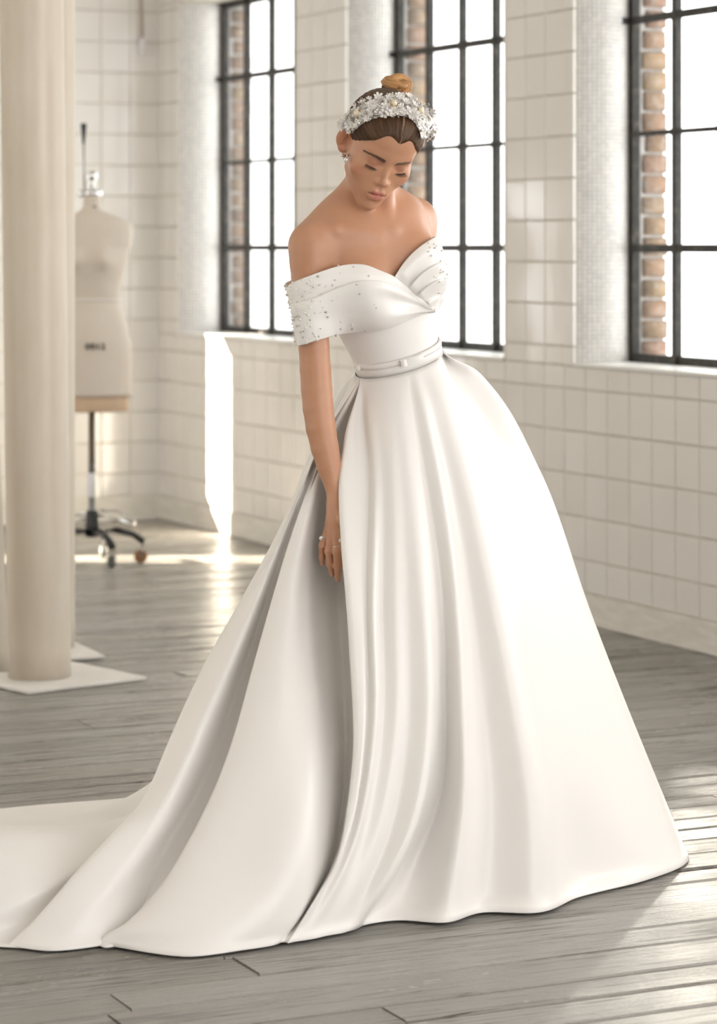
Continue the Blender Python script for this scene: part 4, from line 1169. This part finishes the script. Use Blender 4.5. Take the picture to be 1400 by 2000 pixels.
def bow():
    V = []; Fc = []; f1, f0 = phi_for(822), phi_for(790)
    def slab(fa, fb, u0, u1, g0, g1, n=10):
        b0 = len(V)
        for k in range(n + 1):
            f = fa + (fb - fa) * k / n; arch = math.sin(math.pi * k / n) * .003
            for (u, g_) in ((u0, g0), (u1, g0), (u1, g1 + arch), (u0, g1 + arch)): V.append(waist_pt(f, u, g_))
        for k in range(n):
            for i in range(4): Fc.append((b0 + k * 4 + i, b0 + k * 4 + (i + 1) % 4, b0 + k * 4 + 4 + (i + 1) % 4, b0 + k * 4 + 4 + i))
        Fc.append((b0, b0 + 1, b0 + 2, b0 + 3)); e = b0 + n * 4; Fc.append((e + 3, e + 2, e + 1, e))
    slab(f0 - .02, f1, -.004, .0075, .006, .0095)
    slab(f0 + .10, f0 - .02, -.0055, .0085, .006, .0125, 6)
    me = py_mesh('bow', V, Fc, False); return me
wlink('bow', bow(), M_SATIN, belt_o)
bm = bmesh.new(); q = waist_pt(math.pi * .985, .002, .007); ball(bm, Vector(q), .0065, 12, 8, (.8, .8, 1)); wlink('side_button', bm_mesh(bm, 'side_button', True), M_SATIN, belt_o)

# ---- skirt: every fold line is traced from waist to hem and set at its own depth
D0 = 0.0
SK = [  # (pixel x, pixel y, fold offset in cm: + is further from the camera); first point = waist, last = hem
    [(862, 657, 3), (920, 722, 6), (985, 800, 8), (1040, 900, 9), (1085, 1000, 9), (1150, 1200, 7), (1230, 1420, 4), (1335, 1690, 0)],
    [(853, 664, 0), (915, 760, 0), (975, 880, 0), (1025, 1010, 0), (1095, 1240, 0), (1170, 1470, 0), (1262, 1719, 0)],
    [(843, 671, 0.0), (890, 780, 0.7), (945, 930, 1.05), (1000, 1110, 1.05), (1055, 1330, 1.4), (1110, 1540, 2.1), (1130, 1752, 4.2)],
    [(830, 678, 0.0), (868, 800, -0.15), (915, 970, -0.3), (955, 1150, -0.38), (1000, 1370, -0.5), (1035, 1580, -0.5), (1045, 1783, 0.0)],
    [(815, 685, 0.0), (846, 800, 0.21), (885, 970, 0.4), (915, 1150, 0.5), (942, 1370, 0.5), (958, 1580, 0.63), (945, 1782, 0.5)],
    [(803, 690, 0.0), (828, 800, -0.15), (862, 970, -0.3), (886, 1150, -0.26), (900, 1370, -0.13), (902, 1580, 0.0), (868, 1802, 0.0)],
    [(792, 695, 0), (808, 800, 0.3), (838, 970, 0.8), (862, 1150, 1.4), (870, 1350, 3), (862, 1540, 5.5), (812, 1680, 7), (775, 1797, 2)],
    [(788, 697, 0), (800, 800, 0.2), (826, 970, 0.5), (848, 1150, 0.6), (855, 1350, 1), (840, 1530, 1.5), (784, 1690, 2.5), (708, 1808, 0.5)],
    [(776, 702, 0), (785, 800, -0.4), (805, 970, -0.8), (826, 1180, -1.4), (836, 1390, -2), (812, 1580, -3), (756, 1710, -2.5), (690, 1816, -0.5)],
    [(763, 707, 0.0), (771, 800, 0.03), (786, 970, 0.08), (796, 1180, 0.11), (798, 1400, 0.08), (772, 1590, 0.04), (728, 1712, 0.04), (670, 1822, 0.0)],
    [(748, 713, 0.0), (757, 800, -0.1), (768, 970, -0.23), (770, 1180, -0.37), (772, 1400, -0.44), (746, 1590, -0.42), (702, 1715, -0.21), (642, 1827, 0.0)],
    [(732, 720, 0.0), (738, 800, 0.36), (748, 960, 1.08), (748, 1180, 1.44), (750, 1400, 1.32), (722, 1590, 1.08), (678, 1718, 0.6), (615, 1833, 0.0)],
    [(716, 727, 0.0), (722, 800, -0.6), (733, 950, -1.08), (727, 1180, -2.16), (731, 1400, -2.4), (706, 1590, -2.1), (660, 1718, -1.2), (592, 1837, 0.0)],
    [(704, 732, 0), (708, 805, 1), (722, 930, 1), (716, 1150, -0.8), (719, 1380, -1.2), (696, 1580, -1), (648, 1715, -0.6), (578, 1839, -0.3)],
    [(694, 738, 0.0), (692, 810, -0.83), (697, 930, -1.65), (702, 1100, -2.75), (709, 1300, -2.75), (708, 1450, -2.75), (683, 1620, -1.93), (630, 1740, -0.83), (568, 1841, 0.0)],
    [(687, 741, 0.0), (676, 852, -0.8), (668, 914, -1.2), (667, 968, -1.6), (676, 1076, -2.4), (685, 1160, -2.8), (693, 1272, -2.8), (699, 1400, -2.8), (697, 1500, -2.4), (668, 1660, -1.6), (612, 1765, -0.8), (562, 1842, 0.0)],
    [(686, 742, 2), (680, 852, 4), (675, 914, 5), (676, 968, 6), (685, 1076, 8), (693, 1160, 8), (699, 1272, 7), (701, 1400, 5), (694, 1500, 4), (664, 1660, 2), (610, 1765, 1), (560, 1841, 0)],
    [(685, 743, 3), (671, 845, 9), (660, 930, 13), (655, 1090, 18), (662, 1240, 17), (672, 1400, 14), (672, 1530, 11), (650, 1680, 7), (600, 1775, 3), (556, 1840, 0)],
    [(683, 744, 3), (662, 848, 9), (643, 945, 13), (628, 1100, 16), (632, 1250, 14), (643, 1400, 10), (645, 1530, 6), (628, 1680, 3), (585, 1785, 0), (535, 1846, 0)],
    [(682, 745, 3), (655, 850, 8), (628, 950, 10), (600, 1100, 10), (596, 1250, 7), (602, 1400, 3), (600, 1530, 0), (580, 1680, -2), (540, 1795, -1), (478, 1855, 0)],
    [(680, 746, 3), (648, 850, 7), (613, 955, 8), (576, 1100, 7), (558, 1250, 5), (546, 1400, 3), (522, 1550, 2), (480, 1710, 1), (425, 1810, 0), (375, 1868, 0)],
    [(678, 747, 2.5), (643, 850, 6.5), (603, 950, 6.5), (562, 1070, 5.5), (528, 1190, 3.5), (497, 1305, 1.5), (456, 1450, -0.5), (408, 1570, -1.5), (330, 1710, -2.5), (262, 1790, -2.0), (192, 1846, -0.5)],
    [(677, 747, 2.52), (644, 850, 5.4), (606, 950, 6.12), (569, 1070, 8.28), (539, 1190, 9.72), (509, 1305, 10.44), (468, 1450, 9.0), (420, 1570, 7.56), (340, 1710, 3.96), (258, 1795, 1.44), (203, 1850, 0.0)],
    [(676, 747, 3.24), (639, 850, 6.12), (597, 950, 7.56), (554, 1070, 10.44), (516, 1190, 12.6), (479, 1305, 13.32), (432, 1450, 11.88), (378, 1570, 9.72), (300, 1710, 6.12), (278, 1790, 2.16), (258, 1838, 0.0)],
    [(675, 750, 4), (633, 845, 8), (590, 945, 9), (546, 1055, 9), (500, 1170, 9), (448, 1290, 8), (398, 1400, 6), (338, 1530, 4), (260, 1665, 2), (165, 1780, 0), (95, 1857, 0)],
    [(674, 751, 5), (630, 845, 9), (591, 932, 11), (541, 1045, 11), (471, 1175, 11), (401, 1300, 10), (341, 1430, 8), (289, 1555, 4), (240, 1616, 0), (155, 1703, -2), (75, 1790, -2), (18, 1847, 0)],
    [(673, 752, 6), (632, 845, 12), (595, 932, 16), (548, 1045, 18), (479, 1175, 18), (409, 1300, 18), (350, 1430, 18), (299, 1555, 16), (254, 1618, 12), (180, 1700, 9), (100, 1790, 4), (38, 1849, 0)],
]
TR = [  # the train: (pixel x, pixel y, absolute depth)
    [(673, 752, None), (634, 848, None), (597, 935, None), (550, 1048, None), (481, 1178, None), (411, 1303, None), (352, 1432, None), (302, 1552, None), (222, 1640, 5.48), (60, 1750, 5.315), (-130, 1851, 5.27)],
    [(672, 753, None), (634, 846, None), (597, 934, None), (550, 1047, None), (481, 1177, None), (411, 1302, None), (352, 1431, None), (303, 1545, None), (266, 1592, 5.72), (120, 1622, 5.50), (-60, 1646, 5.42), (-330, 1740, 5.40)],
    [(673, 752, None), (635, 845, None), (598, 933, None), (551, 1046, None), (482, 1176, None), (412, 1301, None), (354, 1430, None), (306, 1545, None), (266, 1612, 6.06), (115, 1655, 5.98), (-60, 1676, 5.92), (-330, 1700, 5.98)],
    [(676, 751, None), (640, 842, None), (603, 930, None), (557, 1043, None), (490, 1170, None), (422, 1292, None), (364, 1415, None), (316, 1535, None), (258, 1592, 6.42), (60, 1604, 6.38), (-200, 1615, 6.33)],
    [(679, 750, None), (647, 841, None), (613, 930, None), (570, 1040, None), (510, 1160, None), (450, 1275, None), (398, 1390, None), (352, 1505, None), (310, 1556, 6.66), (220, 1563, 6.62), (90, 1572, 6.56)],
    [(690, 747, None), (672, 840, None), (650, 935, None), (622, 1040, None), (588, 1150, None), (550, 1260, None), (515, 1365, None), (480, 1475, None), (440, 1538, 6.76), (380, 1556, 6.67), (320, 1560, 6.645)],
]
BK = [  # behind her, out of sight: hem point (pixel on the floor)
    (430, 1545), (600, 1505), (780, 1490), (960, 1500), (1120, 1540), (1240, 1600)]
NR = 90
def row_profile(u): return u ** .86
cols = []; phis = []
for ci, c in enumerate(SK):
    c = A(c, float)
    f = phi_for(c[0, 0]); w0 = waist_pt(f, -.022, .003)
    hem = FL(c[-1, 0], c[-1, 1])
    P = catmull(c, NR); L = np.concatenate([[0], np.cumsum(np.linalg.norm(np.diff(P[:, :2], axis=0), axis=1))]); u = L / L[-1]
    Yw, Yh = w0[1], hem.y
    Y = Yw + (Yh - Yw) * row_profile(u) + P[:, 2] * .01 * (1 if ci > 14 else .35 + .65 * sstep(.10, .55, u))
    px = P[:, 0]; py = P[:, 1]
    Y = np.minimum(Y, FPX * (EYE - .004) / np.maximum(py - 480, 1))
    X3 = np.stack([(px - 700) * Y / FPX, Y, EYE - (py - 480) * Y / FPX], 1)
    b = (1 - sstep(0, .10, u))[:, None]; wx = np.tile(w0, (NR, 1)); X3 = X3 + b * (w0 - X3[0])
    cols.append(X3)
fl_ = [phi_for(687)]
for k, c in enumerate(TR):
    f = math.pi * (1.02 + .045 * k); w0 = waist_pt(f, -.022, .003)
    pts = []
    n_none = sum(q[2] is None for q in c); Yk = [q[2] for q in c if q[2] is not None][0]
    for i, (x_, y_, Y_) in enumerate(c):
        if Y_ is None: Y_ = w0[1] + (Yk + .02 - w0[1]) * (i / n_none) ** .9 + (.02 if i else 0)
        pts.append(np.array(PX(x_, y_, Y_)))
    pts[0] = w0; X3 = catmull(A(pts), NR); X3[:, 2] = np.maximum(X3[:, 2], .004); cols.append(X3)
for k, (hx_, hy_) in enumerate(BK):
    f = math.pi * (1.30 + .11 * k); w0 = waist_pt(f, -.022, .003); h = np.array(FL(hx_, hy_)); h[2] = .004
    u = np.linspace(0, 1, NR); rad = u ** .72
    X3 = w0 + (h - w0) * np.stack([rad, rad, u], 1); X3[:, 2] = w0[2] + (h[2] - w0[2]) * u ** 1.05
    X3[:, 1] += .025 * (-1) ** k * u; cols.append(X3)
CC = np.stack(cols, 0)                              # columns x rows x 3
# interpolate between fold lines (monotone enough with centripetal-like weights)
NS = 12
def across(CC, ns):
    n = len(CC); out = []
    for i in range(n):
        p0, p1, p2, p3 = CC[i - 1], CC[i], CC[(i + 1) % n], CC[(i + 2) % n]
        d1 = np.linalg.norm(p2 - p1, axis=1)[:, None] + 1e-6; d0 = np.linalg.norm(p1 - p0, axis=1)[:, None] + 1e-6; d2 = np.linalg.norm(p3 - p2, axis=1)[:, None] + 1e-6
        m1 = ((p1 - p0) / d0 * d1 + (p2 - p1) / d1 * d0) / (d0 + d1) * d1; m2 = ((p2 - p1) / d1 * d2 + (p3 - p2) / d2 * d1) / (d1 + d2) * d1
        for k in range(ns):
            t = k / ns
            out.append((2 * t ** 3 - 3 * t * t + 1) * p1 + (t ** 3 - 2 * t * t + t) * m1 + (-2 * t ** 3 + 3 * t * t) * p2 + (t ** 3 - t * t) * m2)
    return np.stack(out, 0)
SKM = across(CC, NS)
for _ in range(3):
    S2 = SKM.copy(); S2[:, 1:-1] = .25 * SKM[:, :-2] + .5 * SKM[:, 1:-1] + .25 * SKM[:, 2:]; SKM = S2
SKM[:, :, 2] = np.maximum(SKM[:, :, 2], .0035)
n, m = SKM.shape[:2]
ff = [(i * m + j, ((i + 1) % n) * m + j, ((i + 1) % n) * m + j + 1, i * m + j + 1) for i in range(n) for j in range(m - 1)]
skirt = solid(wlink('skirt', py_mesh('skirt', SKM.reshape(-1, 3), ff), M_SATIN), .0025, 0)
# ------------------------------------------------------------------ headpiece, earring, rings
M_SILVER = simple('silver_wire', (.74, .72, .70), .22, 1.0)
M_GOLD = simple('pale_gold_setting', (.72, .56, .36), .25, 1.0)
M_PETAL = simple('pearly_white_petal', (.80, .77, .73), .30, noise=.08, scale=300, Coat_Weight=.5)
M_BIGPEARL = simple('champagne_pearl', (.78, .67, .50), .18, Coat_Weight=.7)
M_GEM = simple('clear_bead', (.86, .85, .85), .05, .55)
def sd_cap_surface(p): return np.minimum(sd_hair(p), sd_head(hl(p)) * HS)
BAND = resample([(676, 253), (683, 241), (704, 221), (734, 209), (760, 205), (789, 206), (811, 213), (826, 227), (835, 249), (836, 271)], 120)
NTB, NWB = 90, 15
def band_grid():
    tang = np.gradient(BAND, axis=0); tang /= np.linalg.norm(tang, axis=1)[:, None]
    idx = np.linspace(0, 119, NTB); C = np.stack([np.interp(idx, np.arange(120), BAND[:, k]) for k in (0, 1)], 1)
    Tn = np.stack([np.interp(idx, np.arange(120), tang[:, k]) for k in (0, 1)], 1)
    q = C[:, None] + np.stack([-Tn[:, 1], Tn[:, 0]], 1)[:, None] * np.linspace(-26, 26, NWB)[None, :, None]
    qx, qy = q[..., 0].ravel(), q[..., 1].ravel()
    Y = np.minimum(ray_cast_sdf(lambda p: sd_cap_surface(p) - .0060, qx, qy, 5.45, 5.78), 5.775)
    P = np.stack([(qx - 700) * Y / FPX, Y, EYE - (qy - 480) * Y / FPX], 1); e = .002; d0 = sd_cap_surface(P)
    g = np.stack([sd_cap_surface(P + np.eye(3)[k] * e) - d0 for k in range(3)], 1); g /= np.linalg.norm(g, axis=1)[:, None]
    return P.reshape(NTB, NWB, 3), g.reshape(NTB, NWB, 3)
BP_, BN_ = band_grid()
def band_pt(t, w, out):
    x = min(NTB - 1.001, max(0, t * (NTB - 1))); y = min(NWB - 1.001, max(0, (w + 26) / 52 * (NWB - 1))); i, j = int(x), int(y); fx, fy = x - i, y - j
    bl = lambda G: (G[i, j] * (1 - fx) + G[i + 1, j] * fx) * (1 - fy) + (G[i, j + 1] * (1 - fx) + G[i + 1, j + 1] * fx) * fy
    n = norm(bl(BN_)); return bl(BP_) + n * (out - .0045), n
GB = np.array([[band_pt(t, w * (1 - .42 * abs(2 * t - 1) ** 3), .0)[0] for w in np.linspace(-19, 19, 9)] for t in np.linspace(0, 1, 60)])
tiara = solid(wlink('headpiece', grid_mesh('headpiece', GB), M_SILVER), .0012, 0)
tiara['label'] = 'pearl and flower encrusted silver headband'
def flower_me():
    V = []; Fc = []
    for k in range(6):
        a = 2 * math.pi * k / 6; b0 = len(V)
        for (r, w, z) in ((.10, .08, .05), (.40, .36, .14), (.70, .56, .24), (.92, .50, .40), (1.04, .22, .50)):
            for sgn in (-1, 0, 1):
                wz = z + (.10 if sgn else 0); aa = a + (sgn * w / max(r, .2) * .55)
                V.append((r * math.cos(aa), r * math.sin(aa), wz))
        for i in range(4):
            for j in range(2): Fc.append((b0 + i * 3 + j, b0 + i * 3 + j + 1, b0 + (i + 1) * 3 + j + 1, b0 + (i + 1) * 3 + j))
    me = py_mesh('flower', V, Fc); me.materials.append(M_PETAL); return me
FLW = flower_me()
pm = bmesh.new(); ball(pm, (0, 0, 0), 1, 14, 10); BIGP = bm_mesh(pm, 'large_pearl', True); BIGP.materials.append(M_BIGPEARL)
pm = bmesh.new(); ball(pm, (0, 0, 0), 1, 8, 6); GEM = bm_mesh(pm, 'bead', True); GEM.materials.append(M_GEM)
pm = bmesh.new(); tube(pm, [(math.cos(2 * math.pi * k / 18), math.sin(2 * math.pi * k / 18), 0) for k in range(18)], .16, 6, closed=True); BEZ = bm_mesh(pm, 'setting', True); BEZ.materials.append(M_GOLD)
pm = bmesh.new(); tube(pm, [(math.cos(5.2 * k / 12), math.sin(5.2 * k / 12), 0) for k in range(13)], .17, 5); LOOP = bm_mesh(pm, 'wire_loop', True); LOOP.materials.append(M_SILVER)
fr_ = random.Random(4)
def deco(me, name, t, w, out, sc, spin=None, flat=1.0, tilt=0.0):
    p, n = band_pt(t, w * (1 - .42 * abs(2 * t - 1) ** 3), out)
    o = link(name, me, None, tiara); o.location = Vector(p) - PB
    q = Vector(n).to_track_quat('Z', 'Y').to_matrix().to_4x4()
    M = q @ Matrix.Rotation(fr_.uniform(0, 6.28) if spin is None else spin, 4, 'Z') @ Matrix.Rotation(tilt, 4, 'X')
    o.rotation_euler = M.to_euler(); o.scale = (sc, sc, sc * flat); return o
for (px_, py_) in ((767, 202), (698, 221), (820, 214)):
    k = int(np.argmin(np.linalg.norm(BAND - A([px_, py_]), axis=1))); t = k / 119
    deco(BIGP, 'large_pearl', t, 0, .0105, .0072, flat=.85); deco(BEZ, 'setting', t, 0, .0080, .0082)
for i in range(120):
    t = (i + fr_.random() * .8) / 120; w = fr_.uniform(-20, 20)
    deco(FLW, 'flower', t, w, .0042 + fr_.random() * .003, fr_.uniform(.0055, .0105), tilt=fr_.uniform(-.5, .5))
for i in range(110):
    deco(pearl_me, 'pearl', fr_.random(), fr_.uniform(-19, 19), fr_.uniform(.005, .0085), fr_.choice((.0020, .0026, .0034)))
for i in range(260):
    deco(GEM, 'bead', fr_.random(), fr_.uniform(-22, 22), fr_.uniform(.003, .009), fr_.choice((.0010, .0013, .0017)))
for i in range(40):
    sd = fr_.choice((-1, 1, 1)); deco(LOOP, 'wire_loop', fr_.random(), sd * fr_.uniform(17, 23), fr_.uniform(.003, .007), fr_.uniform(.0022, .0034), tilt=fr_.uniform(-.8, .8))
# earring under the visible ear
EP = V3(677, 305, ray_cast_sdf(lambda p: sd_head(hl(p)) * HS - .004, [679], [301], 5.5, 5.80)[0] - .004)
bm = bmesh.new()
for dx, dz in ((-.010, .004), (-.012, -.001), (.008, .001), (-.004, .006), (.006, .005)): tube(bm, [Vector(EP), Vector(EP) + Vector((dx, -.003, dz))], [.0016, .0009], 6)
ball(bm, EP, .0026, 8, 6); earring = wlink('earring', bm_mesh(bm, 'earring', True), M_SILVER); earring['label'] = 'silver sprig earring with a round drop'
bm = bmesh.new(); ball(bm, EP + A([-.001, -.003, -.0075]), .0052, 14, 10); wlink('drop', bm_mesh(bm, 'drop', True), M_GEM, earring)
# finger rings
def ring(fi, seg, u, r, wire, stone, label):
    a, b = V3(*FINGERS[fi][seg][:3]), V3(*FINGERS[fi][seg + 1][:3]); c = a + (b - a) * u; ax = norm(b - a)
    e1 = norm(np.cross(ax, [0, 1, 0])); e2 = np.cross(ax, e1)
    bm = bmesh.new(); tube(bm, [Vector(c + r * (e1 * math.cos(2 * math.pi * k / 28) + e2 * math.sin(2 * math.pi * k / 28))) for k in range(28)], wire, 8, closed=True)
    o = wlink('ring', bm_mesh(bm, 'ring', True), M_SILVER); o['label'] = label
    if stone:
        dirs = norm(stone[:3]); p = c + dirs * (r + stone[3] * .5)
        bm = bmesh.new(); ball(bm, p, stone[3], 10, 7, (1, .8, 1.25)); wlink('stone', bm_mesh(bm, 'stone'), M_GEM, o)
ring(0, 1, .50, .0082, .0011, (-.8, -.6, .1, .0040), 'silver ring with a large stone on the little finger')
ring(2, 1, .78, .0094, .0010, None, 'thin plain band on the middle finger')
ring(3, 1, .45, .0092, .0010, (-.55, -.83, .1, .0033), 'silver ring with a round stone on the index finger')
M_NAIL = simple('bare_pink_nail', (.58, .34, .25), .22)
for fi, nm in ((0, 'little'), (1, 'ring'), (2, 'middle')):
    a, b = V3(*FINGERS[fi][3][:3]), V3(*FINGERS[fi][4][:3]); rr = FINGERS[fi][4][3] * .001; ax = norm(b - a)
    n_ = norm(A([-.35, -1, .1]) - ax * (A([-.35, -1, .1]) @ ax)); side = np.cross(ax, n_)
    bm = bmesh.new(); bmesh.ops.create_uvsphere(bm, u_segments=14, v_segments=8, radius=1)
    Mx = Matrix(((*(side * rr * .80),), (*(ax * rr * 1.35),), (*(n_ * rr * .32),))).transposed().to_4x4(); Mx.translation = Vector(b - ax * .002 + n_ * rr * .83)
    bmesh.ops.transform(bm, matrix=Mx, verts=bm.verts[:]); wlink('fingernail', bm_mesh(bm, 'fingernail', True), M_NAIL)

# cable dropping down the far corner
cb_ = thing('wall_cable', 'thin dark cable with a pale end plug hanging in the far tiled corner', 'cable', RW(.035, -.10, 0))
bm = bmesh.new(); tube(bm, [(0, 0, CEIL), (.004, 0, 3.0), (-.006, 0, 2.6), (.002, 0, 2.34)], .006, 8); link('cord', bm_mesh(bm, 'cord', True), simple('brown_cable_sheath', (.34, .27, .21), .6), cb_)
bm = bmesh.new(); lathe(bm, [(.008, 2.26), (.014, 2.265), (.014, 2.335), (.009, 2.345)], 14); link('plug', bm_mesh(bm, 'plug', True), M_WHITEP, cb_)
